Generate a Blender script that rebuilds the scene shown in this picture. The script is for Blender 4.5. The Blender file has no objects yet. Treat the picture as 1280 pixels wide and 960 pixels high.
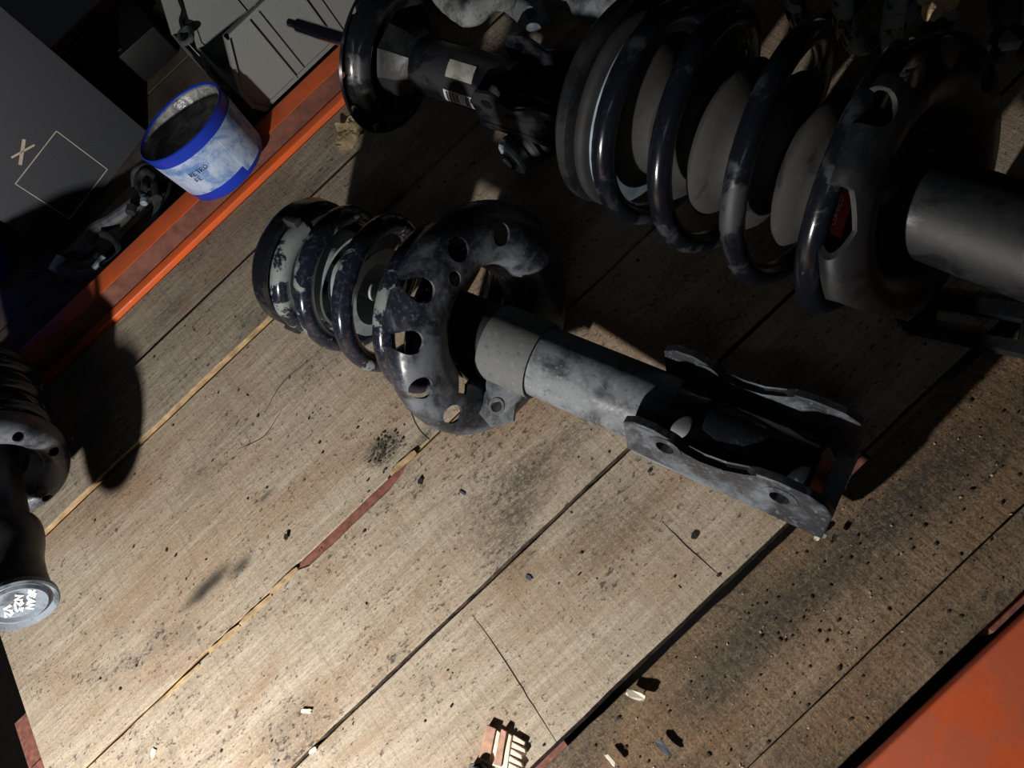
import bpy, bmesh, math, random
from mathutils import Vector, Matrix, noise
R_ = math.radians
PI = math.pi
C = bpy.context.scene.collection
scn = bpy.context.scene

# ---------------------------------------------------------------- camera, world, light, exposure
CAM_H, FPX, TILT, ROLL = 0.6, 961.0, R_(30), R_(43.6)
camd = bpy.data.cameras.new('camera')
camd.sensor_width = 36.0
camd.lens = 36.0 * FPX / 1280.0
camd.clip_start = 0.01
cam = bpy.data.objects.new('camera', camd)
C.objects.link(cam)
CAM_ROT = Matrix.Rotation(TILT, 3, 'X') @ Matrix.Rotation(-ROLL, 3, 'Z')
cam.matrix_world = Matrix.Translation((0, 0, CAM_H)) @ CAM_ROT.to_4x4()
scn.camera = cam

world = bpy.data.worlds.new('world')
world.use_nodes = True
world.node_tree.nodes['Background'].inputs[0].default_value = (0.75, 0.85, 1.0, 1)
world.node_tree.nodes['Background'].inputs[1].default_value = 0.004
scn.world = world

LAMP = Vector((-0.60, 0.04, 0.35))
ld = bpy.data.lights.new('hand_lamp_light', 'POINT')
ld.energy = 25.0
ld.color = (1.0, 0.965, 0.91)
ld.shadow_soft_size = 0.012
lo = bpy.data.objects.new('hand_lamp_light', ld)
C.objects.link(lo)
lo.location = LAMP

ad = bpy.data.lights.new('overhead_fill_light', 'AREA')  # weak overhead fill, added to keep the upper right visible
ad.energy = 1.5
ad.color = (0.8, 0.9, 1.0)
ad.shape = 'RECTANGLE'
ad.size = 1.2
ad.size_y = 0.12
ao = bpy.data.objects.new('overhead_fill_light', ad)
C.objects.link(ao)
ao.location = (-1.3, -1.6, 2.6)
ao.rotation_euler = (Vector((0.1, 0.3, 0)) - ao.location).to_track_quat('-Z', 'Y').to_euler()

scn.view_settings.view_transform = 'Standard'
scn.view_settings.look = 'None'
scn.view_settings.gamma = 1.0
scn.view_settings.exposure = 0.08
scn.view_settings.use_curve_mapping = False


def at(px, py, z=0.0):
    """where the ray through a photo pixel meets height z (metres above the planks)"""
    v = CAM_ROT @ Vector((px - 640, 480 - py, -FPX))
    k = (z - CAM_H) / v.z
    return Vector((v.x * k, v.y * k, z))


# ---------------------------------------------------------------- materials
class NT:
    def __init__(s, name):
        s.m = bpy.data.materials.new(name)
        s.m.use_nodes = True
        s.t = s.m.node_tree
        s.b = s.t.nodes['Principled BSDF']
        s.co = s.t.nodes.new('ShaderNodeTexCoord').outputs['Object']

    def n(s, kind, **kw):
        nd = s.t.nodes.new(kind)
        for k, v in kw.items():
            setattr(nd, k, v)
        return nd

    def link(s, a, b):
        if isinstance(a, (int, float)):
            b.default_value = a
        elif isinstance(a, (tuple, list)):
            b.default_value = tuple(a) + ((1,) if len(a) == 3 and len(b.default_value) == 4 else ())
        else:
            s.t.links.new(a, b)

    def math(s, op, a, b=0.0, c=None, clamp=False):
        nd = s.n('ShaderNodeMath', operation=op, use_clamp=clamp)
        s.link(a, nd.inputs[0]); s.link(b, nd.inputs[1])
        if c is not None: s.link(c, nd.inputs[2])
        return nd.outputs[0]

    def map(s, scale=(1, 1, 1), loc=(0, 0, 0), rot=(0, 0, 0), vec=None):
        nd = s.n('ShaderNodeMapping')
        s.link(vec or s.co, nd.inputs[0])
        nd.inputs['Location'].default_value = loc
        nd.inputs['Rotation'].default_value = rot
        nd.inputs['Scale'].default_value = scale
        return nd.outputs[0]

    def noise(s, scale, detail=3, rough=0.5, vec=None, dist=0.0):
        nd = s.n('ShaderNodeTexNoise')
        s.link(vec or s.co, nd.inputs['Vector'])
        nd.inputs['Scale'].default_value = scale
        nd.inputs['Detail'].default_value = detail
        nd.inputs['Roughness'].default_value = rough
        nd.inputs['Distortion'].default_value = dist
        return nd.outputs[0]

    def step(s, v, a, b, lo=0.0, hi=1.0):
        nd = s.n('ShaderNodeMapRange', interpolation_type='SMOOTHSTEP')
        s.link(v, nd.inputs[0])
        nd.inputs[1].default_value = a; nd.inputs[2].default_value = b
        nd.inputs[3].default_value = lo; nd.inputs[4].default_value = hi
        return nd.outputs[0]

    def mix(s, f, a, b, mode='MIX'):
        nd = s.n('ShaderNodeMix', data_type='RGBA', blend_type=mode)
        s.link(f, nd.inputs[0]); s.link(a, nd.inputs[6]); s.link(b, nd.inputs[7])
        return nd.outputs[2]

    def bump(s, h, strength=0.3, dist=0.001):
        nd = s.n('ShaderNodeBump')
        s.link(h, nd.inputs['Height'])
        nd.inputs['Strength'].default_value = strength
        nd.inputs['Distance'].default_value = dist
        s.t.links.new(nd.outputs[0], s.b.inputs['Normal'])

    def done(s, col=None, rough=None, metal=None, spec=None):
        for v, k in ((col, 'Base Color'), (rough, 'Roughness'), (metal, 'Metallic'), (spec, 'Specular IOR Level')):
            if v is not None: s.link(v, s.b.inputs[k])
        return s.m


def worn(name, base, dust, amount=0.5, scale=22, rough=0.35, rough2=0.8, metal=0.0, speck=0.35, bump=0.25, edge=0.05, spec=0.5):
    """paint or metal with blotches of dust and small chips"""
    t = NT(name)
    a = t.noise(scale, 5, 0.62, dist=0.4)
    m = t.step(a, 0.62 - amount * 0.3 - edge, 0.62 - amount * 0.3 + edge)
    f = t.noise(scale * 9, 3, 0.6)
    col = t.mix(m, base, dust)
    col = t.mix(t.math('MULTIPLY', t.step(f, 0.55, 0.72), speck), col, tuple(min(1, c * 1.5 + 0.02) for c in dust))
    col = t.mix(t.math('MULTIPLY', t.step(f, 0.42, 0.3), speck), col, tuple(c * 0.45 for c in base))
    r = t.step(m, 0, 1, rough, rough2)
    t.bump(t.math('ADD', t.math('MULTIPLY', m, 0.5), f), bump, 0.0006)
    return t.done(col, r, metal, spec)


def plain(name, col, rough=0.6, metal=0.0, var=0.25, scale=60, bump=0.15, spec=0.5):
    t = NT(name)
    a = t.noise(scale, 4, 0.6)
    c = t.mix(t.step(a, 0.3, 0.7), tuple(x * (1 - var) for x in col), tuple(min(1, x * (1 + var)) for x in col))
    t.bump(a, bump, 0.0006)
    return t.done(c, rough, metal, spec)


STAINS = [  # photo px, half sizes along / across grain (m), angle, strength
    (480, 560, .020, .014, 0.0, .95, 1), (255, 735, .032, .007, 0.25, .8, 0), (300, 707, .016, .006, 0.1, .7, 0),
    (650, 600, .038, .022, 0.0, .55, 1), (700, 560, .05, .015, .0, .35, 1), (760, 650, .05, .03, 0.2, .3, 1),
    (615, 655, .03, .04, .3, .28, 1), (895, 860, .03, .015, .4, .5, 1), (940, 790, .07, .02, .1, .62, 1),
    (1060, 690, .09, .016, .05, .62, 1), (1180, 590, .06, .016, .1, .6, 1), (210, 385, .03, .012, 0, .35, 1),
    (400, 440, .05, .02, .5, .25, 1), (250, 590, .03, .02, .3, .22, 1), (640, 690, .03, .02, .3, .3, 1),
    (140, 610, .05, .015, .3, .25, 1), (530, 545, .02, .006, .9, .5, 1), (330, 620, .012, .004, .9, .6, 0)]


def wood(name, a, b, dirt, dirtiness=0.5, dark=(0.05, 0.045, 0.04), rough=0.85, coarse=1.0, stains=True):
    t = NT(name)
    rnd = t.n('ShaderNodeObjectInfo').outputs['Random']
    off = t.n('ShaderNodeCombineXYZ')
    t.link(t.math('MULTIPLY', rnd, 7.0), off.inputs[0]); t.link(t.math('MULTIPLY', rnd, 3.0), off.inputs[2])
    vv = t.n('ShaderNodeVectorMath', operation='ADD')
    t.link(t.co, vv.inputs[0]); t.link(off.outputs[0], vv.inputs[1])
    v = vv.outputs[0]
    grain = t.noise(9, 6, 0.6, t.map((1, 14, 6), vec=v), 0.6)
    fine = t.noise(42, 3, 0.55, t.map((1, 9, 9), vec=v))
    patch = t.noise(5.5, 5, 0.6, t.map((0.8, 1.6, 1), vec=v), 0.5)
    patch2 = t.noise(11, 6, 0.65, t.map((0.8, 1.4, 1), loc=(3, 5, 2), vec=v), 0.8)
    pores = t.noise(520, 2, 0.6, t.map((1, 1.6, 1), vec=v))
    grit = t.noise(210, 3, 0.7, t.map((0.8, 1.3, 1), vec=v))
    gritbig = t.noise(88, 2, 0.6, v)
    saw = t.noise(260, 2, 0.5, t.map((1.0, .05, .05), rot=(0, 0, 0.10), vec=v), 0.0)
    col = t.mix(t.step(grain, 0.34, 0.66), a, b)
    col = t.mix(t.math('MULTIPLY', t.step(fine, 0.35, 0.7), 0.35), col, tuple(c * 0.62 for c in a))
    col = t.mix(t.math('MULTIPLY', t.step(patch, 0.47, 0.66), 0.55), col, tuple(c * f for c, f in zip(a, (0.80, 0.62, 0.48))))
    patch3 = t.noise(3.2, 4, 0.6, t.map((0.9, 2.2, 1), loc=(9, 1, 4), vec=v), 0.7)
    col = t.mix(t.math('MULTIPLY', t.step(patch3, 0.50, 0.64), 0.42), col, tuple(c * f for c, f in zip(a, (0.70, 0.50, 0.36))))
    col = t.mix(t.math('MULTIPLY', t.step(patch2, 0.60 - dirtiness * 0.22, 0.74 - dirtiness * .1), 0.25 + dirtiness * .5), col, dirt)
    col = t.mix(t.math('MULTIPLY', t.step(saw, 0.5, 0.72), 0.28), col, tuple(c * 0.55 for c in a))
    col = t.mix(t.math('MULTIPLY', t.step(pores, 0.54, 0.70), 0.42 * coarse), col, dark)
    col = t.mix(t.math('MULTIPLY', t.step(pores, 0.42, 0.30), 0.30), col, tuple(min(1, c * 1.5) for c in b))
    col = t.mix(t.math('MULTIPLY', t.step(t.math('MULTIPLY_ADD', patch2, .35, grit), 0.80 - .04 * coarse, 0.86), 0.8), col, dark)
    col = t.mix(t.step(gritbig, 0.752, 0.77), col, tuple(c * .6 for c in dark))
    if stains:
        for (px, py, sx, sy, ang, st, sp) in STAINS:
            p = at(px, py); sx *= 1.25; sy *= 1.35; st = min(1, st * 1.3)
            q = t.map((1, 1, 0), loc=(-p.x, -p.y, 0))
            q = t.map((1 / sx, 1 / sy, 0), rot=(0, 0, ang), vec=q)
            ln = t.n('ShaderNodeVectorMath', operation='LENGTH')
            t.link(q, ln.inputs[0])
            ds = t.math('ADD', ln.outputs[1], t.math('MULTIPLY', patch2, 2.2))
            k = t.step(ds, 2.3, 1.2)
            if sp:
                k = t.math('MULTIPLY', k, t.step(t.math('ADD', grit, t.math('MULTIPLY', pores, .5)), 0.62, 0.80, .35, 1))
            col = t.mix(t.math('MULTIPLY', k, st), col, (0.055, 0.05, 0.04))
    h = t.math('ADD', t.math('MULTIPLY', grain, 0.8), t.math('MULTIPLY', fine, 0.5))
    h = t.math('ADD', h, t.math('MULTIPLY', saw, .5))
    h = t.math('ADD', h, t.math('MULTIPLY', grit, 0.9 * coarse))
    t.bump(h, 0.55, 0.0013 * coarse)
    return t.done(col, rough, 0, 0.25)


M = {}
M['wood'] = wood('pale_wood', (0.40, 0.325, 0.24), (0.52, 0.44, 0.345), (0.18, 0.155, 0.125), 0.35)
M['wood_grey'] = wood('grey_wood', (0.33, 0.275, 0.205), (0.45, 0.38, 0.29), (0.15, 0.14, 0.115), 0.55)
M['wood_dirty'] = wood('dirty_wood', (0.21, 0.145, 0.09), (0.31, 0.225, 0.145), (0.085, 0.07, 0.045), 0.85, coarse=1.5)
M['wood_edge'] = plain('sawn_edge_wood', (0.11, 0.08, 0.05), 0.9, var=0.85, scale=130, bump=0.8)
M['wood_fresh'] = plain('fresh_yellow_wood', (0.42, 0.29, 0.15), 0.8, var=0.35, scale=70, bump=0.5)
M['card'] = plain('brown_cardboard', (0.22, 0.17, 0.115), 0.9, var=.2, scale=25)
M['wood_back'] = plain('background_wood', (0.075, 0.058, 0.042), 0.9, var=0.4, scale=20, bump=0.5)  # darkened in colour so the rear deck stays unlit-looking under the lamp
M['redbrown'] = plain('red_brown_primer', (0.20, 0.075, 0.055), 0.85, var=0.35, scale=160, bump=0.4)
M['orange'] = worn('orange_powder_coat', (0.88, 0.15, 0.035), (0.74, 0.14, 0.04), 0.5, 30, 0.24, 0.45, speck=0.12, bump=0.08)
M['orange_matt'] = worn('orange_dusty_coat', (0.62, 0.105, 0.03), (0.50, 0.10, 0.04), 0.5, 14, 0.5, 0.7, speck=0.12, bump=0.1)
M['orange_shaded'] = plain('shaded_orange_web', (0.17, 0.06, 0.04), 0.85, var=0.3, scale=60)  # darker brown web, shade of the beam recess put into the colour
M['paint'] = worn('dusty_black_paint', (0.013, 0.015, 0.023), (0.105, 0.118, 0.14), 0.28, 30, 0.27, 0.7, speck=0.3, edge=.11)
M['paint_dusty'] = worn('heavily_dusty_paint', (0.03, 0.033, 0.038), (0.115, 0.12, 0.12), 0.85, 20, 0.4, 0.8, speck=0.4)
M['paint_mix'] = worn('scraped_tube_paint', (0.035, 0.040, 0.052), (0.18, 0.195, 0.21), 0.48, 30, 0.36, 0.75, speck=0.5, edge=.14)
M['spring'] = worn('spring_paint', (0.010, 0.012, 0.022), (0.07, 0.08, 0.09), 0.10, 22, 0.17, 0.6, speck=0.12, bump=.1)
M['ear_paint'] = worn('bracket_ear_paint', (0.028, 0.030, 0.036), (0.13, 0.15, 0.175), 0.22, 26, 0.4, 0.7, speck=0.4, edge=.12)
M['spring_shaded'] = worn('shaded_spring_paint', (0.006, 0.007, 0.011), (0.025, 0.028, 0.034), 0.12, 22, 0.2, 0.6, speck=0.1, bump=.1)  # spring paint darkened, shade on the large strut put into the colour
M['spring_chipped'] = worn('chipped_spring_paint', (0.010, 0.013, 0.028), (0.26, 0.30, 0.29), 0.40, 24, 0.2, 0.7, speck=0.3, edge=.02)
M['black'] = worn('black_gloss_paint', (0.007, 0.008, 0.011), (0.02, 0.021, 0.025), 0.25, 18, 0.18, 0.5, speck=0.12, bump=.1)
M['black_dim'] = worn('black_satin_paint', (0.007, 0.008, 0.010), (0.012, 0.013, 0.0145), 0.4, 20, 0.38, 0.6, speck=0.25, edge=.1)  # kept extra dark so the large strut looks shaded
M['rubber'] = plain('black_rubber', (0.018, 0.018, 0.02), 0.75)
M['rubber_grey'] = plain('grey_rubber', (0.045, 0.048, 0.052), 0.7, var=0.4, scale=25)
M['boot'] = worn('dusty_dust_boot', (0.02, 0.021, 0.023), (0.048, 0.047, 0.044), 0.75, 16, 0.6, 0.8, speck=0.25)  # dust tone lowered too, standing in for shade on the large strut
M['zinc'] = worn('pale_zinc_steel', (0.30, 0.36, 0.38), (0.40, 0.45, 0.46), 0.5, 30, 0.4, 0.6, speck=0.3)
M['chrome'] = plain('polished_rod', (0.55, 0.58, 0.65), 0.15, 1.0, var=.1, bump=.02)
M['alu'] = worn('cast_aluminium', (0.05, 0.057, 0.068), (0.13, 0.145, 0.165), 0.6, 22, 0.5, 0.7, speck=0.6, bump=0.6)
M['alu_light'] = worn('bright_cast_aluminium', (0.08, 0.09, 0.10), (0.20, 0.21, 0.20), 0.5, 30, 0.5, 0.7, speck=0.7, bump=0.6)
M['silver'] = plain('silver_ring_metal', (0.42, 0.52, 0.60), 0.35, 0.3, var=.2)
M['cap'] = worn('blue_grey_cap_steel', (0.05, 0.06, 0.075), (0.17, 0.20, 0.24), 0.5, 40, 0.35, 0.6, speck=0.4, edge=.1)
M['bin'] = plain('grey_bin_plastic', (0.235, 0.25, 0.24), 0.55, var=0.06, scale=300, bump=0.12)
M['blue'] = plain('blue_plastic', (0.012, 0.045, 0.50), 0.4, var=0.12, scale=30)
M['blue_dark'] = plain('deep_blue_plastic', (0.012, 0.03, 0.62), 0.5)
M['box'] = plain('charcoal_carton_print', (0.062, 0.066, 0.078), 0.65, var=0.12, scale=400, bump=.1)
M['box_dark'] = plain('black_carton_print', (0.005, 0.005, 0.006), 0.6, var=0.15)  # nearly black so the carton behind the tub stays dark under the lamp
M['gold'] = plain('pale_gold_print', (0.62, 0.53, 0.42), 0.5, var=0.1)
M['tan'] = plain('tan_tape', (0.34, 0.20, 0.09), 0.6, var=0.2)
M['dust_floor'] = plain('dark_lower_floor', (0.03, 0.025, 0.022), 0.9)
M['cable'] = plain('black_cable_sleeve', (0.022, 0.024, 0.028), 0.6, var=.4, scale=120)
M['cable_grey'] = plain('grey_cable_sleeve', (0.075, 0.085, 0.10), 0.6, var=.4, scale=80)
M['white_plastic'] = plain('pale_blue_plastic', (0.45, 0.56, 0.66), 0.4)
M['paper'] = plain('translucent_yellow_tape', (0.46, 0.36, 0.20), 0.4, var=0.25, scale=50)
M['foam'] = plain('yellow_foam', (0.62, 0.44, 0.25), 0.85, var=0.25, scale=80, bump=.6)
M['white_ink'] = plain('white_marker', (0.85, 0.87, 0.90), 0.6, var=.05)
M['grey_ink'] = plain('grey_marker', (0.16, 0.14, 0.15), 0.7, var=.1)
M['label_white'] = plain('white_label', (0.70, 0.74, 0.80), 0.5, var=.08)
M['label_grey'] = worn('grey_label', (0.26, 0.25, 0.22), (0.34, 0.33, 0.30), .5, 60, .6, .7)
M['red'] = plain('red_label', (0.62, 0.02, 0.03), 0.5, var=.1)
M['pink_wood'] = plain('pink_brown_bark', (0.50, 0.29, 0.20), 0.8, var=.25, scale=150)
M['cream_wood'] = plain('cream_split_wood', (0.86, 0.71, 0.58), 0.8, var=.2, scale=200, bump=.6)
M['white_chip'] = plain('pale_chip', (0.72, 0.66, 0.54), 0.8, var=.1)
M['grit'] = plain('dark_grit', (0.025, 0.022, 0.018), 0.9, var=.4)
M['grit_pale'] = plain('pale_grit', (0.42, 0.36, 0.27), 0.9, var=.4)


def m_bucket_label():
    t = NT('wet_blue_white_label')
    a = t.noise(34, 5, 0.65, dist=.5)
    f = t.noise(300, 2, .6)
    c = t.mix(t.step(a, 0.40, 0.62), (0.50, 0.60, 0.78), (0.12, 0.24, 0.55))
    c = t.mix(t.math('MULTIPLY', t.step(f, .5, .65), .3), c, (0.5, 0.58, 0.7))
    return t.done(c, 0.5)


M['bucket_label'] = m_bucket_label()


def m_spring_chip(x0, x1):
    """spring enamel worn to pale primer on the first coils"""
    t = NT('chipped_coil_enamel')
    sx = t.n('ShaderNodeSeparateXYZ'); t.link(t.co, sx.inputs[0])
    g = t.step(sx.outputs[0], x0, x1, .12, 0.0)
    a = t.noise(34, 5, 0.65, dist=.6)
    m = t.step(t.math('ADD', a, g), 0.60, 0.64)
    f = t.noise(240, 3, .6)
    col = t.mix(m, (0.010, 0.012, 0.022), (0.17, 0.20, 0.195))
    col = t.mix(t.math('MULTIPLY', t.step(f, .5, .7), .3), col, (0.09, 0.10, 0.11))
    t.bump(f, .1, .0005)
    return t.done(col, t.step(m, 0, 1, .17, .7), 0)


def m_grease():
    t = NT('grey_grease_film')
    a = t.noise(40, 5, 0.65, dist=1)
    c = t.mix(t.step(a, .4, .65), (0.16, 0.16, 0.155), (0.45, 0.44, 0.43))
    t.bump(a, .8, .003)
    return t.done(c, .22)


M['grease'] = m_grease()


# ---------------------------------------------------------------- mesh helpers
def obj(name, bm, m, parent=None, smooth=True, ang=35):
    me = bpy.data.meshes.new(name)
    if isinstance(bm, bmesh.types.BMesh):
        bmesh.ops.recalc_face_normals(bm, faces=bm.faces)
        bm.to_mesh(me)
        bm.free()
    else:
        me = bm
        me.name = name
    for x in (m if isinstance(m, (list, tuple)) else [m]):
        me.materials.append(M[x] if isinstance(x, str) else x)
    if smooth:
        me.polygons.foreach_set('use_smooth', [True] * len(me.polygons))
        me.set_sharp_from_angle(angle=R_(ang))
    o = bpy.data.objects.new(name, me)
    C.objects.link(o)
    if parent: o.parent = parent
    return o


def tag(o, label, cat, group=None, kind=None):
    o['label'] = label
    o['category'] = cat
    if group: o['group'] = group
    if kind: o['kind'] = kind
    return o


def struct(o):
    o['kind'] = 'structure'
    return o


def empty(name, mat=None):
    o = bpy.data.objects.new(name, None)
    o.empty_display_size = 0.02
    C.objects.link(o)
    if mat is not None: o.matrix_world = mat
    return o


def lathe(bm, prof, segs=48, closed=True, x0=0, mat=None, ecc=(0, 0)):
    """profile of (x, r) turned about local X; closed profile = solid ring wall"""
    rings = []
    for (x, r) in prof:
        if r < 1e-5:
            rings.append([bm.verts.new((x + x0, ecc[0], ecc[1]))] * segs)
        else:
            rings.append([bm.verts.new((x + x0, ecc[0] + r * math.cos(2 * PI * k / segs), ecc[1] + r * math.sin(2 * PI * k / segs))) for k in range(segs)])
    n = len(rings)
    for i in range(n if closed else n - 1):
        A, B = rings[i], rings[(i + 1) % n]
        for k in range(segs):
            vs = []
            for v in (A[k], A[(k + 1) % segs], B[(k + 1) % segs], B[k]):
                if v not in vs: vs.append(v)
            if len(vs) > 2:
                try: bm.faces.new(vs)
                except ValueError: pass
    if mat is not None:
        bmesh.ops.transform(bm, matrix=mat, verts=list({v for r in rings for v in r}))
    return bm


def solid(x0, x1, r0, r1=None, bev=0.0, segs=40, bm=None, mat=None):
    """solid cylinder / cone along X"""
    r1 = r0 if r1 is None else r1
    bm = bm or bmesh.new()
    b = bev
    prof = [(x0, 0), (x0, r0 - b), (x0 + b, r0), (x1 - b, r1), (x1, r1 - b), (x1, 0)] if b else [(x0, 0), (x0, r0), (x1, r1), (x1, 0)]
    return lathe(bm, prof, segs, closed=False, mat=mat)


def ring(x0, x1, ri, ro, bev=0.0, segs=48, bm=None):
    bm = bm or bmesh.new()
    b = bev
    prof = [(x0, ri), (x0, ro - b), (x0 + b, ro), (x1 - b, ro), (x1, ro - b), (x1, ri)] if b else [(x0, ri), (x0, ro), (x1, ro), (x1, ri)]
    return lathe(bm, prof, segs)


def sweep(bm, pts, rad, segs=10, cap=True):
    """tube along points; rad is a number or a list"""
    n = len(pts)
    pts = [Vector(p) for p in pts]
    up = Vector((0.13, 0.21, 0.97)).normalized()
    rings = []
    prev = None
    for i, p in enumerate(pts):
        t = (pts[min(i + 1, n - 1)] - pts[max(i - 1, 0)]).normalized()
        if prev is None:
            a = t.cross(up)
            if a.length < .1: a = t.cross(Vector((1, 0, 0)))
            a.normalize()
        else:
            a = (prev - t * prev.dot(t)).normalized()
        prev = a
        b = t.cross(a)
        r = rad[i] if isinstance(rad, (list, tuple)) else rad
        rings.append([bm.verts.new(p + (a * math.cos(2 * PI * k / segs) + b * math.sin(2 * PI * k / segs)) * r) for k in range(segs)])
    for i in range(n - 1):
        for k in range(segs):
            bm.faces.new((rings[i][k], rings[i][(k + 1) % segs], rings[i + 1][(k + 1) % segs], rings[i + 1][k]))
    if cap:
        bm.faces.new(rings[0][::-1]); bm.faces.new(rings[-1])
    return bm


def curve_pts(pts, per=8):
    pts = [Vector(p) for p in pts]
    P = [pts[0] * 2 - pts[1]] + pts + [pts[-1] * 2 - pts[-2]]
    out = []
    for i in range(1, len(P) - 2):
        a, b, c, d = P[i - 1:i + 3]
        for k in range(per):
            t = k / per
            out.append(0.5 * ((2 * b) + (c - a) * t + (2 * a - 5 * b + 4 * c - d) * t * t + (3 * b - a - 3 * c + d) * t ** 3))
    out.append(pts[-1])
    return out


def helix(x0, x1, r0, r1, turns, wr, phase=0.0, flat=0.6, taper_end=0.6, ecc0=(0, 0), ecc1=(0, 0)):
    """compression spring wound about local X; end coils lie flat"""
    pts = []
    N = int(turns * 40)
    tot = turns
    # pitch profile
    acc = [0.0]
    for i in range(N):
        u = (i + .5) / N * tot
        w = min(1, 0.28 + max(0, min(u, tot - u) - 0.25) * 1.3)
        acc.append(acc[-1] + w)
    for i in range(N + 1):
        u = i / N * tot
        f = acc[i] / acc[-1]
        r = r0 + (r1 - r0) * min(1, max(0, f))
        if u < taper_end: r -= (taper_end - u) * 0.008
        if tot - u < taper_end: r -= (taper_end - (tot - u)) * 0.008
        a = phase + u * 2 * PI
        pts.append((x0 + (x1 - x0) * f, ecc0[0] * (1 - f) + ecc1[0] * f + r * math.cos(a), ecc0[1] * (1 - f) + ecc1[1] * f + r * math.sin(a)))
    bm = bmesh.new()
    return sweep(bm, pts, wr, 14)


def box(bm, lo, hi, mat=None, bev=0.0):
    r = bmesh.ops.create_cube(bm, size=1.0)
    vs = r['verts']
    lo, hi = Vector(lo), Vector(hi)
    for v in vs:
        v.co = Vector(((lo.x + hi.x) / 2 + v.co.x * (hi.x - lo.x), (lo.y + hi.y) / 2 + v.co.y * (hi.y - lo.y), (lo.z + hi.z) / 2 + v.co.z * (hi.z - lo.z)))
    if bev:
        es = list({e for v in vs for e in v.link_edges})
        r = bmesh.ops.bevel(bm, geom=es, offset=bev, segments=2, affect='EDGES', profile=0.5)
        vs = list({v for f in r['faces'] for v in f.verts} | {v for v in vs if v.is_valid})
    if mat is not None: bmesh.ops.transform(bm, matrix=mat, verts=vs)
    return bm


def prism(bm, outline, axis, a, b, mat=None):
    """extrude a 2D outline along an axis ('x','y','z') from a to b"""
    def mk(u, v, w):
        return {'x': (w, u, v), 'y': (u, w, v), 'z': (u, v, w)}[axis]
    A = [bm.verts.new(mk(u, v, a)) for u, v in outline]
    B = [bm.verts.new(mk(u, v, b)) for u, v in outline]
    n = len(A)
    fs = [bm.faces.new(A[::-1]), bm.faces.new(B)]
    for i in range(n):
        fs.append(bm.faces.new((A[i], A[(i + 1) % n], B[(i + 1) % n], B[i])))
    if mat is not None: bmesh.ops.transform(bm, matrix=mat, verts=A + B)
    return bm


def evaluated(o):
    dg = bpy.context.evaluated_depsgraph_get()
    dg.update()
    me = bpy.data.meshes.new_from_object(o.evaluated_get(dg))
    return me


def boolean(bm, cutbm, op='DIFFERENCE'):
    """bmesh minus bmesh, as a mesh"""
    obs = []
    for b in (bm, cutbm):
        bmesh.ops.recalc_face_normals(b, faces=b.faces)
        me = bpy.data.meshes.new('tmp'); b.to_mesh(me); b.free()
        o = bpy.data.objects.new('tmp', me); C.objects.link(o); obs.append(o)
    md = obs[0].modifiers.new('b', 'BOOLEAN')
    md.operation = op; md.object = obs[1]; md.solver = 'EXACT'; md.use_self = True
    me = evaluated(obs[0])
    for o in obs:
        d = o.data; bpy.data.objects.remove(o); bpy.data.meshes.remove(d)
    return me


def lump(name, caps, m, parent=None, voxel=0.004, cuts=None, rough=0.0, mat=None, seed=0, freq=60):
    """casting grown from rounded rods and plates, fused by voxel remesh"""
    bm = bmesh.new()
    for c in caps:
        if c[0] == 'rod':
            _, a, b, ra, rb = c
            a, b = Vector(a), Vector(b)
            d = b - a
            n = 5
            pts = [a - d.normalized() * ra * .7, a - d.normalized() * ra * .4] + [a + d * k / n for k in range(n + 1)] + [b + d.normalized() * rb * .4, b + d.normalized() * rb * .7]
            rr = [ra * .45, ra * .85] + [ra + (rb - ra) * k / n for k in range(n + 1)] + [rb * .85, rb * .45]
            sweep(bm, pts, rr, 16)
        elif c[0] == 'box':
            box(bm, c[1], c[2], c[3] if len(c) > 3 else None)
        elif c[0] == 'cyl':
            _, a, b, r = c
            sweep(bm, [a, b], r, 28)
    bmesh.ops.recalc_face_normals(bm, faces=bm.faces)
    me = bpy.data.meshes.new('tmp'); bm.to_mesh(me); bm.free()
    o = bpy.data.objects.new('tmp', me); C.objects.link(o)
    md = o.modifiers.new('r', 'REMESH'); md.mode = 'VOXEL'; md.voxel_size = voxel
    sm = o.modifiers.new('s', 'SMOOTH'); sm.iterations = 3; sm.factor = .5
    me2 = evaluated(o)
    bpy.data.objects.remove(o); bpy.data.meshes.remove(me)
    bm = bmesh.new(); bm.from_mesh(me2); bpy.data.meshes.remove(me2)
    if rough:
        for v in bm.verts:
            v.co += v.normal * rough * noise.noise(v.co * freq + Vector((seed, 0, 0)))
    if cuts:
        cb = bmesh.new()
        for (a, b, r) in cuts: sweep(cb, [a, b], r, 24)
        me = boolean(bm, cb)
    else:
        me = bpy.data.meshes.new(name); bm.to_mesh(me); bm.free()
    if mat is not None: me.transform(mat)
    return obj(name, me, m, parent, ang=50)


def frame(a, b, up=(0, 0, 1)):
    """local X from a to b, Z as upright as can be"""
    x = (Vector(b) - Vector(a)).normalized()
    y = Vector(up).cross(x).normalized()
    z = x.cross(y)
    m = Matrix((x, y, z)).transposed().to_4x4()
    m.translation = Vector(a)
    return m


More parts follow.
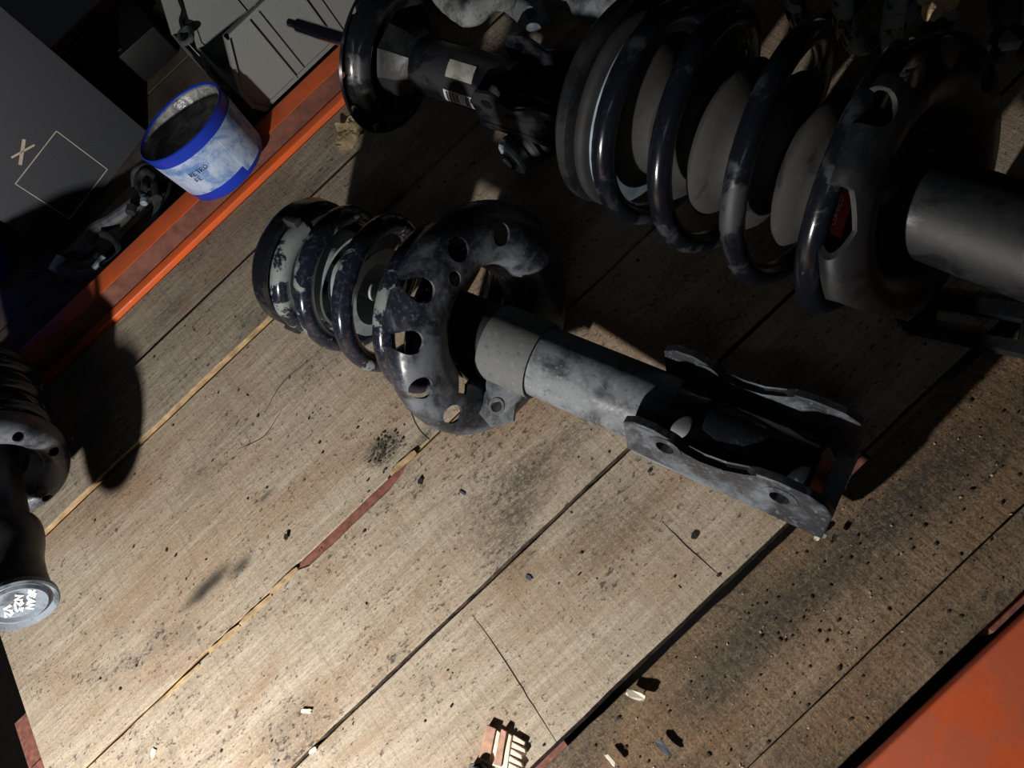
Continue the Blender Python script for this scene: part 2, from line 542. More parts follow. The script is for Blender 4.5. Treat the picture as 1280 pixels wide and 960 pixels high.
GLY = {  # marker strokes on a 1 x 1.4 grid
    'R': [[(0, 0), (0, 1.4), (.8, 1.2), (.7, .8), (0, .7), (.9, 0)]], 'O': [[(.5, 1.4), (0, .9), (.1, .2), (.6, 0), (1, .5), (.9, 1.2), (.5, 1.4)]],
    'D': [[(0, 0), (0, 1.4), (.8, 1.1), (.9, .4), (0, 0)]], 'T': [[(.5, 0), (.5, 1.4)], [(0, 1.4), (1, 1.4)]], '.': [[(.4, 0), (.5, .15)]],
    'N': [[(0, 0), (0, 1.4), (.8, 0), (.8, 1.4)]], '2': [[(0, 1.1), (.4, 1.4), (.8, 1.0), (0, 0), (.9, 0)]], '3': [[(0, 1.4), (.8, 1.3), (.3, .8), (.8, .4), (0, 0)]],
    'I': [[(.4, 0), (.4, 1.4)]], 'A': [[(0, 0), (.45, 1.4), (.9, 0)], [(.2, .5), (.7, .5)]], '1': [[(.1, 1), (.5, 1.4), (.5, 0)]], '/': [[(0, 0), (.7, 1.4)]],
    'V': [[(0, 1.4), (.45, 0), (.9, 1.4)]], 'E': [[(.8, 0), (0, 0), (0, 1.4), (.8, 1.4)], [(0, .7), (.6, .7)]], 'B': [[(0, 0), (0, 1.4), (.7, 1.1), (0, .75), (.8, .4), (0, 0)]],
    'C': [[(.9, 1.2), (.4, 1.4), (0, .8), (.3, 0), (.9, .2)]], 'Y': [[(0, 1.4), (.45, .7), (.9, 1.4)], [(.45, .7), (.45, 0)]], 'Z': [[(0, 1.4), (.9, 1.4), (0, 0), (.9, 0)]]}


def writing(bm, text, mat, size, wr, gap=1.25, warp=None):
    x = 0
    for ch in text:
        for st in GLY.get(ch, []):
            pts = [Vector(((x + u) * size, v * size, 0)) for u, v in st]
            if warp: pts = [warp(p) for p in pts]
            else: pts = [mat @ p for p in pts]
            sweep(bm, pts, wr, 5)
        x += gap
    return bm


# ---------------------------------------------------------------- structure: rack shelf deck
random.seed(3)


def plank(y0, y1, z, x0, x1, mats, th=0.022, j0=0.0006, j1=0.0006, notch=None, seed=1, skew0=0, skew1=0):
    rnd = random.Random(seed)
    bm = bmesh.new()
    N = 120
    top0, top1, bot0, bot1 = [], [], [], []
    f = lambda x, s: noise.noise(Vector((x * 18, s * 7.3, seed))) * 1.0 + .5 * noise.noise(Vector((x * 70, s * 3.3, seed)))
    for i in range(N + 1):
        x = x0 + (x1 - x0) * i / N
        a = y0 + f(x, 1) * j0 + skew0 * x
        b = y1 + f(x, 2) * j1 + skew1 * x
        if notch:
            for (n0, n1, dep) in notch:
                k = max(0, min(1, (x - n0) / .012)) * max(0, min(1, (n1 - x) / .012))
                b -= dep * k
        xe = x + (0.004 * f(i, 5) if i in (0, N) else 0)
        top0.append(bm.verts.new((xe, a, z))); top1.append(bm.verts.new((xe, b, z)))
        bot0.append(bm.verts.new((xe, a + .001, z - th))); bot1.append(bm.verts.new((xe, b - .001, z - th)))
    for i in range(N):
        bm.faces.new((top0[i], top0[i + 1], top1[i + 1], top1[i]))
        for A, B in ((top0, bot0), (bot1, top1), (bot0, bot1)):
            fc = bm.faces.new((A[i], A[i + 1], B[i + 1], B[i]))
            fc.material_index = 1
    for i in (0, N):
        fc = bm.faces.new((top0[i], top1[i], bot1[i], bot0[i])); fc.material_index = 1
    o = obj('plank', bm, mats, floor, smooth=False)
    md = o.modifiers.new('bevel', 'BEVEL'); md.width = 0.0012; md.segments = 2; md.limit_method = 'ANGLE'
    return o


bm = bmesh.new()
box(bm, (-.603, -.04, -.052), (-.574, .475, -.026))
for x in (-0.50, -0.18, 0.14, 0.46, 0.78):
    box(bm, (x - .02, -.04, -.062), (x + .02, .80, -.024))
box(bm, (-0.60, .30, -.030), (0.9, .42, -.0232))
floor = struct(obj('floor', bm, 'redbrown', smooth=False))
plank(.7045, .7845, -.003, -.60, 1.0, ['wood_grey', 'wood_edge'], seed=1)
plank(.6135, .7025, .002, -.60, 1.0, ['wood_grey', 'wood_fresh'], seed=2, j0=.001)
plank(.3655, .6100, -.002, -.565, 1.0, ['wood', 'wood_fresh'], seed=3, j0=.0014)
plank(.2275, .3620, .000, -.72, 1.0, ['wood', 'wood_edge'], seed=4, notch=[(-.262, -.125, .0065)], j1=.001)
plank(.0985, .2245, .000, -.72, 1.0, ['wood', 'wood_edge'], seed=5, j0=.001)
plank(.0024, .0925, -.006, -.72, 1.0, ['wood_dirty', 'wood_edge'], seed=6, j1=.0015)
plank(-.0335, .0019, -.0066, -.72, 1.0, ['wood_dirty', 'wood_edge'], seed=7)

obj('filler_strip', box(bmesh.new(), (-.264, .3540, -.012), (-.120, .3645, -.0016)), 'redbrown', floor, smooth=False)

# rear and front rack beams
def beam(name, prof, x0, x1, mats, label, faces=None):
    bm = bmesh.new()
    A = [bm.verts.new((x0, y, z)) for y, z in prof]
    B = [bm.verts.new((x1, y, z)) for y, z in prof]
    n = len(prof)
    for i in range(n):
        fc = bm.faces.new((A[i], A[(i + 1) % n], B[(i + 1) % n], B[i]))
        fc.material_index = (faces or {}).get(i, 0)
    bm.faces.new(A[::-1]); bm.faces.new(B)
    o = obj(name, bm, mats, smooth=False)
    md = o.modifiers.new('bevel', 'BEVEL'); md.width = 0.0035; md.segments = 4; md.limit_method = 'ANGLE'; md.harden_normals = False
    o.data.polygons.foreach_set('use_smooth', [True] * len(o.data.polygons))
    return tag(o, label, 'beam')


beam('rack_beam', [(.787, -.06), (.787, .003), (.800, .003), (.802, -.002), (.812, .019), (.842, .019), (.842, -.06)], -1.2, 1.3, ['orange', 'orange_shaded'],
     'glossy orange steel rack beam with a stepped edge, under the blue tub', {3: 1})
beam('rack_beam', [(-.044, -.07), (-.044, -.004), (-.12, -.004), (-.12, -.07)], -1.2, 1.3, ['orange_matt'],
     'wide matt orange steel rack beam in the bottom right corner')
beam('rack_beam', [(1.305, -.07), (1.305, .0), (1.36, .0), (1.36, -.07)], -1.2, 1.3, ['orange_matt'],
     'dim orange rack beam far back above the dark carton')
# the neighbouring bay's deck behind, low and dark
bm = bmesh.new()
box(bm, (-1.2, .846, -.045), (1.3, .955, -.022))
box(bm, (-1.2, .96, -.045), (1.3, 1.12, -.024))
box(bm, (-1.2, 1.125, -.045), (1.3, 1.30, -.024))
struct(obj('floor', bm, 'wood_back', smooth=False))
bm = bmesh.new(); box(bm, (-2.5, -1.5, -.9), (2.5, 3.2, -.85))
struct(obj('floor', bm, 'dust_floor', smooth=False))

# wood splinters in the open joint
def splinter(a, b, w, m, h=.002, seed=0):
    rnd = random.Random(seed)
    bm = bmesh.new()
    a, b = Vector(a), Vector(b)
    d = b - a
    n = Vector((-d.y, d.x, 0)).normalized()
    P = []
    K = 7
    for i in range(K + 1):
        t = i / K
        ww = w * (0.35 + 0.65 * math.sin(PI * min(1, max(0, t * .9 + .05)))) * rnd.uniform(.7, 1.2)
        P.append((a + d * t, ww))
    up = [bm.verts.new(p + n * ww * .5 + Vector((0, 0, h * rnd.uniform(.7, 1)))) for p, ww in P]
    dn = [bm.verts.new(p - n * ww * .5 + Vector((0, 0, h * rnd.uniform(.5, 1)))) for p, ww in P]
    u0 = [bm.verts.new(v.co * 1 + Vector((0, 0, -h))) for v in up]
    d0 = [bm.verts.new(v.co * 1 + Vector((0, 0, -h))) for v in dn]
    for i in range(K):
        bm.faces.new((up[i], up[i + 1], dn[i + 1], dn[i]))
        bm.faces.new((up[i], u0[i], u0[i + 1], up[i + 1]))
        bm.faces.new((dn[i], dn[i + 1], d0[i + 1], d0[i]))
    bm.faces.new((up[0], dn[0], d0[0], u0[0])); bm.faces.new((up[-1], u0[-1], d0[-1], dn[-1]))
    return bm


for i, (p, q, w) in enumerate([((338, 742), (372, 710), .005), ((300, 780), (340, 744), .0045), ((262, 815), (300, 782), .005), ((200, 878), (250, 830), .003),
                               ((488, 592), (520, 565), .007)]):
    obj('splinter', splinter(at(*p, .0003), at(*q, .0003), w, 'wood_fresh', .0014, i), 'wood_fresh', floor, smooth=False)


# ---------------------------------------------------------------- spring seat dish
def dish(prof, holes, segs=96, thick=0.0025, extra=None, ecc=(0, 0)):
    """pressed spring seat: lathe profile given as centre line, thickened, with round holes cut through"""
    P = [Vector(p) for p in prof]
    out, inn = [], []
    for i, p in enumerate(P):
        t = (P[min(i + 1, len(P) - 1)] - P[max(i - 1, 0)]).normalized()
        n = Vector((t.y, -t.x))
        out.append(p + n * thick / 2); inn.append(p - n * thick / 2)
    bm = bmesh.new()
    lathe(bm, [tuple(v) for v in out] + [tuple(v) for v in inn[::-1]], segs, ecc=ecc)
    cb = bmesh.new()
    for (ang, rad, r, sq) in holes:
        a = R_(ang)
        c = Vector((0, ecc[0] + rad * math.cos(a), ecc[1] + rad * math.sin(a)))
        m = Matrix.Translation(c) @ Matrix.Rotation(a, 4, 'X') @ Matrix.Diagonal((1, sq, 1, 1))
        solid(-.08, .08, r, segs=24, bm=cb, mat=m)
    if extra: extra(cb)
    return boolean(bm, cb)


def smooth_prof(pts, per=5):
    return [(v.x, v.y) for v in curve_pts([Vector((p[0], p[1], 0)) for p in pts], per)]


# ================================================================ MAIN STRUT
MS, ME = at(375, 325, .088), at(1040, 603, .040)
d = (ME - MS).normalized()
XS = 0.0
mS = MS + d * ((at(590, 405, .085) - MS).dot(d))       # seat centre on the axis
main = empty('suspension_strut', frame(mS, ME))
tag(main, 'worn suspension strut with perforated spring seat, lying alone across the pale planks', 'strut')
Lm = (ME - mS).length
Lt = (mS - MS).length
# seat
def on_plane(mw, px, py, x):
    """photo pixel -> (y, z) on the plane local x = const of a thing"""
    inv_ = mw.inverted()
    o2 = inv_ @ Vector((0, 0, CAM_H)); v2 = inv_.to_3x3() @ (CAM_ROT @ Vector((px - 640, 480 - py, -FPX)))
    k = (x - o2.x) / v2.x
    q = o2 + v2 * k
    return q.y, q.z
def hole_at(mw, px, py, x, r, sq=1.0):
    y, z = on_plane(mw, px, py, x)
    return (math.degrees(math.atan2(z, y)), math.hypot(y, z), r, sq)
seat_l = Matrix.Translation((0.012, .009, .016)) @ Matrix.Rotation(R_(-17), 4, 'Y')
seat_w = frame(mS, ME) @ seat_l
prof = smooth_prof([(-.016, .0935), (-.006, .0955), (.003, .0935), (.0095, .086), (.0125, .074), (.012, .062), (.006, .052), (-.008, .0455), (-.022, .043)])
def tear(cb):
    y, z = on_plane(seat_w, 583, 478, .012)
    m = Matrix.Translation((0, y, z)) @ Matrix.Rotation(R_(-40), 4, 'X')
    prism(cb, [(-.011, -.004), (-.003, -.009), (.002, -.004), (.010, -.006), (.006, .004), (.001, .002), (-.004, .008), (-.008, .003)], 'x', -.05, .05, m)
holes = [hole_at(seat_w, x, y, .012, r, q) for x, y, r, q in ((573, 312, .0092, 1), (531, 364, .0092, 1), (517, 430, .0092, 1), (530, 486, .0095, .85), (566, 518, .0095, .85), (625, 293, .009, 1), (567, 348, .0052, 1.3))]
st_ = obj('spring_seat', dish(prof, holes, extra=tear), 'paint', main, ang=40)
st_.matrix_local = seat_l
# spring
obj('spring', helix(-Lt + .024, -.012, .054, .067, 4.2, .0088, phase=R_(70), ecc1=(.003, .014)), m_spring_chip(-Lt + .030, -Lt + .075), main)
# top mount
bm = bmesh.new()
lathe(bm, [(-Lt - .004, .02), (-Lt - .006, .05), (-Lt, .0585), (-Lt + .004, .0605), (-Lt + .016, .0605), (-Lt + .018, .057), (-Lt + .010, .052), (-Lt + .008, .045), (-Lt + .016, .044), (-Lt + .016, .02)], 64)
tm = obj('top_mount', bm, 'black', main)
bm = bmesh.new()
lathe(bm, smooth_prof([(-Lt + .014, .030), (-Lt + .016, .048), (-Lt + .020, .0535), (-Lt + .027, .055), (-Lt + .031, .051), (-Lt + .031, .030)], 3), 64)
obj('rubber_spring_pad', bm, 'rubber_grey', main)
for a in (75, 195, 310):
    m = Matrix.Rotation(R_(a - 90), 4, 'X')
    obj('pad_clip', box(bmesh.new(), (-Lt + .014, -.005, .054), (-Lt + .028, .005, .064), m, .0015), 'rubber', main)
# bump stop cup and washer
bm = bmesh.new()
lathe(bm, [(-Lt + .03, .022), (-Lt + .03, .040), (-Lt + .040, .0425), (-Lt + .062, .0425), (-Lt + .066, .044), (-Lt + .066, .0415), (-Lt + .04, .039), (-Lt + .036, .022)], 56)
obj('bump_stop_cup', bm, 'zinc', main)
bm = ring(-Lt + .092, -Lt + .0945, .030, .0405, segs=56)
lathe(bm, [(-Lt + .06, .028), (-Lt + .092, .0385), (-Lt + .0935, .0385), (-Lt + .0615, .026)], 56)
obj('dust_cup', bm, 'zinc', main)
bm = solid(-Lt + .02, -.01, .0085)
obj('piston_rod', bm, 'zinc', main)
bm = lathe(bmesh.new(), [(-.05, .010), (-.05, .0285), (-.047, .030), (.02, .030), (.02, .010)], 48)
obj('tube_top', bm, 'rubber', main)
# body tube
bm = solid(.005, Lm - .118, .0292, bev=.001, segs=64)
obj('body_tube', bm, 'paint_mix', main)
bm = solid(Lm - .120, Lm - .015, .0270, bev=.001, segs=64)
obj('lower_tube', bm, 'black', main)  # black here stands in for the shade inside the bracket
# sleeve with tab
bm = bmesh.new()
lathe(bm, smooth_prof([(.022, .0302), (.020, .0318), (.024, .0325), (.060, .0322), (.064, .0318), (.063, .0296)], 3) , 64)
sl = obj('sleeve', bm, 'paint_dusty', main)
tabm = Matrix.Translation((.043, 0, 0))
bm = bmesh.new()
prism(bm, [(-.021, -.024), (.020, -.024), (.016, -.040), (.020, -.053), (.004, -.065), (-.017, -.056), (-.012, -.040)], 'z', -.002, .002,
      tabm @ Matrix.Rotation(R_(12), 4, 'X') @ Matrix.Translation((0, 0, .004)))
cb = bmesh.new()
mt = tabm @ Matrix.Rotation(R_(12), 4, 'X') @ Matrix.Translation((0, 0, .004))
sweep(cb, [mt @ Vector((.002, -.048, -.02)), mt @ Vector((.002, -.048, .02))], .0045, 24)
tb = obj('bracket_tab', boolean(bm, cb), 'paint_mix', main, ang=30)
bm = bmesh.new()
lathe(bm, [(-.0028, .0048), (-.0028, .0068), (.0028, .0068), (.0028, .0048)], 32, mat=mt @ Matrix.Translation((.002, -.048, 0)) @ Matrix.Rotation(R_(90), 4, 'Y'))
obj('grommet', bm, 'paint_dusty', tb)
# clamp bracket: two ears wrapping the tube, open towards the camera
def ear_outline(x0, x1, h, flip=1):
    W = x1 - x0
    pts = [(0, -.006), (1, -.012), (1.0, .60), (.955, .86), (.88, .99), (.74, 1.02), (.645, .97), (.60, .80), (.50, .62), (.38, .56), (.30, .62), (.22, .86), (.14, .96), (.04, .94), (-.02, .78), (0, .40)]
    return [(x0 + u * W, v * h if v > 0 else v) for u, v in pts]
bx0, bx1 = Lm - .138, Lm + .008
ROLLB = Matrix.Rotation(R_(-14), 4, 'X')
def ear(side):
    bm = bmesh.new()
    y = side * .0335
    prism(bm, ear_outline(bx0, bx1, .040), 'y', y - .0036, y + .0036)
    bmesh.ops.bevel(bm, geom=[e for e in bm.edges], offset=.0009, segments=1, affect='EDGES')
    cb = bmesh.new()
    for hx in (bx0 + .030, bx1 - .034):
        sweep(cb, [(hx, y - .02, .022), (hx, y + .02, .022)], .0068, 24)
    return boolean(bm, cb)
ears = []
for s in (-1, 1):
    e = obj('bracket_ear', ear(s), 'ear_paint', main, ang=30)
    e.matrix_local = ROLLB
    ears.append(e)
    for hx in (bx0 + .030, bx1 - .034):
        m = Matrix.Translation((hx, s * .0335, .022)) @ Matrix.Rotation(R_(90), 4, 'Z')
        obj('bolt_boss', lathe(bmesh.new(), [(-.0042, .0068), (-.0042, .0125), (.0042, .0125), (.0042, .0068)], 32, mat=m), 'ear_paint', e)
bm = bmesh.new()
oa, ia = [], []
for k in range(25):
    a = PI + PI * k / 24
    oa.append((.0363 * math.cos(a), -.004 + .0345 * math.sin(a)))
    ia.append((.0320 * math.cos(a), -.004 + .0305 * math.sin(a)))
prism(bm, oa + ia[::-1], 'x', bx0 + .004, bx1 + .002)
bk = obj('bracket_back', bm, 'paint_mix', main, ang=30)
bk.matrix_local = ROLLB
bm = bmesh.new()
wm = Matrix.Translation((bx1 + .0025, .0, -.034)) @ Matrix(((0, 0, 1, 0), (1, 0, 0, 0), (0, 1, 0, 0), (0, 0, 0, 1))) 
mm = bmesh.new()
def endwarp(p):
    a = R_(300) + p.x / .034
    r = .0312 + p.y
    return Vector((bx1 + .0022, r * math.cos(a), -.004 + r * math.sin(a)))
writing(mm, 'RO2', None, .0036, .0005, warp=endwarp)
obj('marker_writing', mm, 'white_ink', bk)
bm = solid(Lm - .013, Lm - .004, .0285, .020, bev=.001)
obj('tube_base', bm, 'black', main)

# ================================================================ BIG STRUT
BS, BE = at(785, 128, .107), at(1112, 243, .107)
big = empty('suspension_strut', frame(BE, BE + (BE - BS)))
tag(big, 'large dark strut with grey bellows boot inside its coil and a small red label', 'strut')
Lb = (BE - BS).length
bm = solid(.004, .36, .0335, bev=.001, segs=64)
lathe(bm, [(-.006, .0325), (-.006, .036), (.002, .037), (.006, .0352), (.012, .0352), (.013, .0325)], 64)
obj('body_tube', bm, 'black_dim', big)
prof = smooth_prof([(-.003, .094), (.003, .0965), (.009, .094), (.014, .085), (.0155, .072), (.010, .060), (-.003, .051), (-.018, .046)])
def hook(cb):
    P = [on_plane(bgw, px, py, .004) for px, py in ((900, 205), (1038, 212), (1052, 236), (1050, 285), (1034, 325), (1020, 350), (1032, 372), (1062, 384), (1100, 392), (1130, 400), (1130, 480), (900, 450))]
    prism(cb, P, 'x', -.05, .05)
seat_lb = Matrix.Translation((.011, .004, .004)) @ Matrix.Rotation(R_(-17), 4, 'Y')
bgw = frame(BE, BE + (BE - BS)) @ seat_lb
holes = [hole_at(bgw, 1108, 130, .014, .0125), hole_at(bgw, 1150, 84, .014, .0125, .85), hole_at(bgw, 1190, 66, .014, .012, .8), (20, .08, .012, .8)]
obj('spring_seat', dish(prof, holes, thick=.003, extra=hook), 'black_dim', big, ang=40).matrix_local = seat_lb
obj('spring', helix(-Lb + .028, -.001, .080, .086, 3.9, .0088, phase=R_(20)), 'spring_shaded', big)
bm = bmesh.new()
lathe(bm, [(-Lb - .012, .03), (-Lb - .012, .078), (-Lb - .006, .084), (-Lb + .002, .084), (-Lb + .004, .080), (-Lb + .004, .03)], 72)
obj('top_mount', bm, 'black_dim', big)
bm = bmesh.new()
lathe(bm, smooth_prof([(-Lb + .005, .05), (-Lb + .006, .074), (-Lb + .010, .0815), (-Lb + .017, .0815), (-Lb + .020, .072), (-Lb + .022, .05)], 3), 72)
obj('upper_spring_seat', bm, 'rubber', big)
bm = ring(-Lb + .0195, -Lb + .0235, .055, .0765, .001, 72)
obj('bearing_ring', bm, 'silver', big)
pf = []
nb = 5
for k in range(nb * 8 + 1):
    u = k / (nb * 8)
    r = .050 + .011 * math.cos(u * nb * 2 * PI) - .004 * u
    pf.append((-Lb + .03 + u * (Lb - .048), r))
pf2 = pf + [(x, r - .003) for x, r in pf[::-1]]
obj('bellows_boot', lathe(bmesh.new(), pf2, 72), 'boot', big)
def patch(r, x0, x1, a0, a1, th=.0004, n=14):
    bm = bmesh.new()
    o = [(r * math.cos(R_(a0 + (a1 - a0) * k / n)), r * math.sin(R_(a0 + (a1 - a0) * k / n))) for k in range(n + 1)]
    i = [((r - th) * math.cos(R_(a0 + (a1 - a0) * k / n)), (r - th) * math.sin(R_(a0 + (a1 - a0) * k / n))) for k in range(n + 1)]
    return prism(bm, o + i[::-1], 'x', x0, x1)
bm = solid(-.10, .0, .034)
inner = obj('inner_tube', bm, 'rubber_grey', big)
LR = .0505
ib = frame(BE, BE + (BE - BS)).inverted()
o_, v_ = ib @ Vector((0, 0, CAM_H)), ib.to_3x3() @ (CAM_ROT @ Vector((1044 - 640, 480 - 262, -FPX)))
qa, qb, qc = v_.y ** 2 + v_.z ** 2, o_.y * v_.y + o_.z * v_.z, o_.y ** 2 + o_.z ** 2 - LR ** 2
disc = qb * qb - qa * qc
kk = (-qb - math.sqrt(max(disc, 0))) / qa
hit = o_ + v_ * kk
LX, LA = hit.x, math.degrees(math.atan2(hit.z, hit.y))
obj('spring_sleeve', ring(LX - .014, LX + .020, LR - .006, LR - .0012, .001, 64), 'rubber', big)
rl = obj('red_label', patch(LR, LX - .005, LX + .009, LA - 18, LA + 22, .002), 'red', big)
rl['label'] = 'red label with tiny white lettering'
bm = bmesh.new()
writing(bm, 'COBRED', None, .0028, .0003, warp=lambda p: Vector((LX - .001 + p.y, (LR + .0002) * math.cos(R_(LA + 12) - p.x / LR), (LR + .0002) * math.sin(R_(LA + 12) - p.x / LR))))
obj('lettering', bm, 'white_ink', rl)

# slotted black arm under the big strut
p0, p1 = at(1156, 392, .010), at(1290, 415, .010)
fr = frame(p0, p1)
arm = empty('slotted_arm', fr)
tag(arm, 'black slotted metal arm under the large strut at the right edge', 'bracket')
bm = bmesh.new(); prism(bm, [(-.02, -.006), (-.008, -.017), (.16, -.024), (.16, .024), (-.008, .017), (-.02, .006)], 'z', -.004, .004)
cb = bmesh.new(); box(cb, (.008, -.010, -.02), (.062, .007, .02)); box(cb, (.070, -.011, -.02), (.13, .008, .02))
ab = obj('arm_plate', boolean(bm, cb), 'black_dim', arm, ang=30)
bm = solid(0, .020, .006, segs=6, mat=Matrix.Translation((-.006, .004, .004)) @ Matrix.Rotation(R_(90), 4, 'Y') @ Matrix.Rotation(PI, 4, 'Y'))
bm2 = bmesh.new(); box(bm2, (-.012, -.012, -.0098), (.0, .012, -.004)); obj('arm_foot', bm2, 'black_dim', arm)
bm.free()

# ================================================================ UPPER LEFT STRUT (gloss black, no spring)
US, UE = at(497, 70, .085), at(705, 134, .060)
ul = empty('shock_absorber', frame(US, UE))
tag(ul, 'gloss black shock absorber with polished rod and white barcode label', 'shock absorber')
Lu = (UE - US).length
prof = smooth_prof([(-.006, .079), (-.010, .072), (-.004, .066), (.004, .062), (.008, .054), (.000, .046), (-.002, .040), (-.002, .024)])
holes = [(a, .0735, .0045, 1) for a in (100, 148, 178, 212, 260, 320, 20)]
obj('spring_seat', dish(prof, holes, thick=.0025), 'black', ul)
obj('piston_rod', solid(-.135, .0, .0075, bev=.001), 'chrome', ul)
obj('rod_tip', solid(-.148, -.133, .0048, bev=.001), 'chrome', ul)
bm = solid(.0, Lu * .72, .0275, bev=.002, segs=56)
obj('body_tube', bm, 'black', ul)
bm = bmesh.new()
lathe(bm, [(.004, .026), (.004, .040), (.010, .038), (.022, .036), (.034, .029), (.034, .026)], 9)
obj('gusset_collar', bm, 'black_dim', ul, ang=20)
for a in (215, 250, 285):
    bm = bmesh.new()
    prism(bm, [(.0, .025), (.045, .025), (.040, .030), (.012, .052), (.0, .054)], 'y', -.0012, .0012, Matrix.Rotation(R_(a - 90), 4, 'X'))
    obj('gusset', bm, 'black', ul)
bx = obj('barcode_label', patch(.0279, .076, .116, 158, 188), 'label_white', ul)
bx['label'] = 'white label with black bars'
bm = bmesh.new()
rr = random.Random(5)
x = .079
while x < .113:
    w = rr.choice((.0006, .001, .0016))
    if not .093 < x < .099:
        bmp = patch(.0281, x, x + w, 160, 184, .0004, 6)
        tmp = bpy.data.meshes.new('t'); bmp.to_mesh(tmp); bmp.free(); bm.from_mesh(tmp); bpy.data.meshes.remove(tmp)
    x += w + rr.choice((.0012, .002))
obj('bars', bm, 'rubber', bx)
gl = obj('grey_label', patch(.0279, .078, .108, 98, 132), 'label_grey', ul)
gl['label'] = 'small smudged grey label'
# knuckle bracket
def ear2(side):
    bm = bmesh.new()
    x0, x1 = Lu * .62, Lu * .62 + .105
    W = x1 - x0
    pts = [(0, -.006), (.85, -.010), (1, -.004), (1.02, .4), (.93, .86), (.80, 1), (.66, .98), (.56, .78), (.42, .62), (.30, .80), (.20, .98), (.05, .9), (-.04, .5)]
    prism(bm, [(x0 + u * W, v * .040 if v > 0 else v) for u, v in pts], 'y', side * .033 - .0025, side * .033 + .0025)
    bmesh.ops.bevel(bm, geom=[e for e in bm.edges], offset=.0009, segments=1, affect='EDGES')
    cb = bmesh.new()
    for hx in (x0 + .016, x1 - .022): sweep(cb, [(hx, side * .033 - .02, .024), (hx, side * .033 + .02, .024)], .006, 20)
    return boolean(bm, cb)
for s in (-1, 1): obj('bracket_ear', ear2(s), 'black', ul, ang=30)
bm = bmesh.new()
prism(bm, [(x * 1.02, z) for x, z in oa] + ia[::-1], 'x', Lu * .62, Lu * .62 + .10)
obj('bracket_back', bm, 'black', ul)

# bushing in front of it
b0 = at(674, 166, .0265); b1 = at(630, 208, .0265)
bush = empty('rubber_bushing', frame(b0, b1))
tag(bush, 'small black rubber bushing with silver ring on the dark planks below the shock absorber', 'bushing')
obj('rubber_disc', ring(-.004, .012, .006, .0255, .003), 'rubber', bush)
obj('rubber_disc', ring(.014, .024, .006, .0235, .003), 'rubber_grey', bush)
obj('rubber_disc', ring(.025, .034, .006, .0205, .002), 'rubber_grey', bush)
sr = obj('silver_ring', lathe(bmesh.new(), [(.034, .009), (.034, .018), (.0375, .0185), (.039, .017), (.039, .0125), (.037, .009)], 40), 'silver', bush)
obj('bolt', solid(-.006, .044, .0055, bev=.001), 'zinc', bush)
obj('washer', ring(.0405, .042, .0055, .010), 'black', bush)
bm = bmesh.new()
sweep(bm, [(.002, .024 * math.cos(a), .024 * math.sin(a)) for a in [R_(x) for x in range(150, 290, 10)]], .0022, 8)
obj('retaining_wire', bm, 'black', bush)

# ================================================================ LEFT STRUT
LS, LE = at(-6, 590, .095), at(24, 764, .115)
lf = empty('suspension_strut', frame(LS, LE))
tag(lf, 'black strut cut off by the left edge with white marker writing on its end cap', 'strut')
Ll = (LE - LS).length
prof = smooth_prof([(-.016, .063), (-.006, .064), (.006, .061), (.011, .053), (.007, .044), (-.002, .038), (-.012, .031)])
holes = [(a, .055, .005, 1) for a in (75, 130, 200, 270, 340, 20)]
obj('spring_seat', dish(prof, holes), 'paint', lf)
obj('spring', helix(-.135, -.014, .049, .057, 4.0, .0072, phase=R_(10)), 'spring', lf)
bm = lathe(bmesh.new(), [(-.158, .0), (-.158, .040), (-.152, .050), (-.142, .050), (-.138, .044), (-.138, .0)], 56, closed=False)
obj('top_mount', bm, 'black_dim', lf)
pf = []
for k in range(33):
    u = k / 32
    pf.append((-.135 + u * .12, .030 + .006 * math.cos(u * 8 * PI)))
obj('bellows_boot', lathe(bmesh.new(), pf + [(x, r - .003) for x, r in pf[::-1]], 48), 'rubber', lf)
bm = solid(-.03, Ll * .62, .0215, bev=.001, segs=48)
obj('body_tube', bm, 'black_dim', lf)
bm = lathe(bmesh.new(), smooth_prof([(Ll * .44, .0215), (Ll * .46, .0275), (Ll * .52, .0295), (Ll * .60, .0285), (Ll * .70, .0255), (Ll * .82, .0255), (Ll * .94, .0275), (Ll * .95, .024)], 4), 64)
obj('end_sleeve', bm, 'black_dim', lf)
k_ = .82
bm = lathe(bmesh.new(), [(Ll * .92, 0), (Ll * .92, .033 * k_), (Ll * .94, .0375 * k_), (Ll * .965, .0380 * k_), (Ll * .975, .0365 * k_), (Ll * .955, .0325 * k_), (Ll * .945, .0305 * k_), (Ll * .95, .0285 * k_), (Ll * .97, .0270 * k_), (Ll * .97, .0250 * k_), (Ll * .95, .0225 * k_), (Ll * .95, 0)], 64, closed=False)
cap = obj('end_cap', bm, 'cap', lf)
cap['label'] = 'blue-grey ribbed end cap with white marker writing'
bm = bmesh.new()
wx = Ll * .953
cw = frame(LS, LE)
def capw(px, py, ang):
    y0, z0 = on_plane(cw, px, py, wx)
    y1, z1 = on_plane(cw, px + 10 * math.cos(R_(ang)), py - 10 * math.sin(R_(ang)), wx)
    y2, z2 = on_plane(cw, px - 10 * math.sin(R_(ang)), py - 10 * math.cos(R_(ang)), wx)
    return lambda p: Vector((wx, y0 + (y1 - y0) * p.x * 100 + (y2 - y0) * p.y * 100, z0 + (z1 - z0) * p.x * 100 + (z2 - z0) * p.y * 100))
writing(bm, 'DRAN', None, .0066, .00125, 1.1, capw(36, 733, -97))
writing(bm, 'N23', None, .0066, .00125, 1.1, capw(19, 744, -90))
writing(bm, 'V2', None, .0066, .00125, 1.1, capw(5, 758, -80))
obj('marker_writing', bm, 'white_ink', cap)

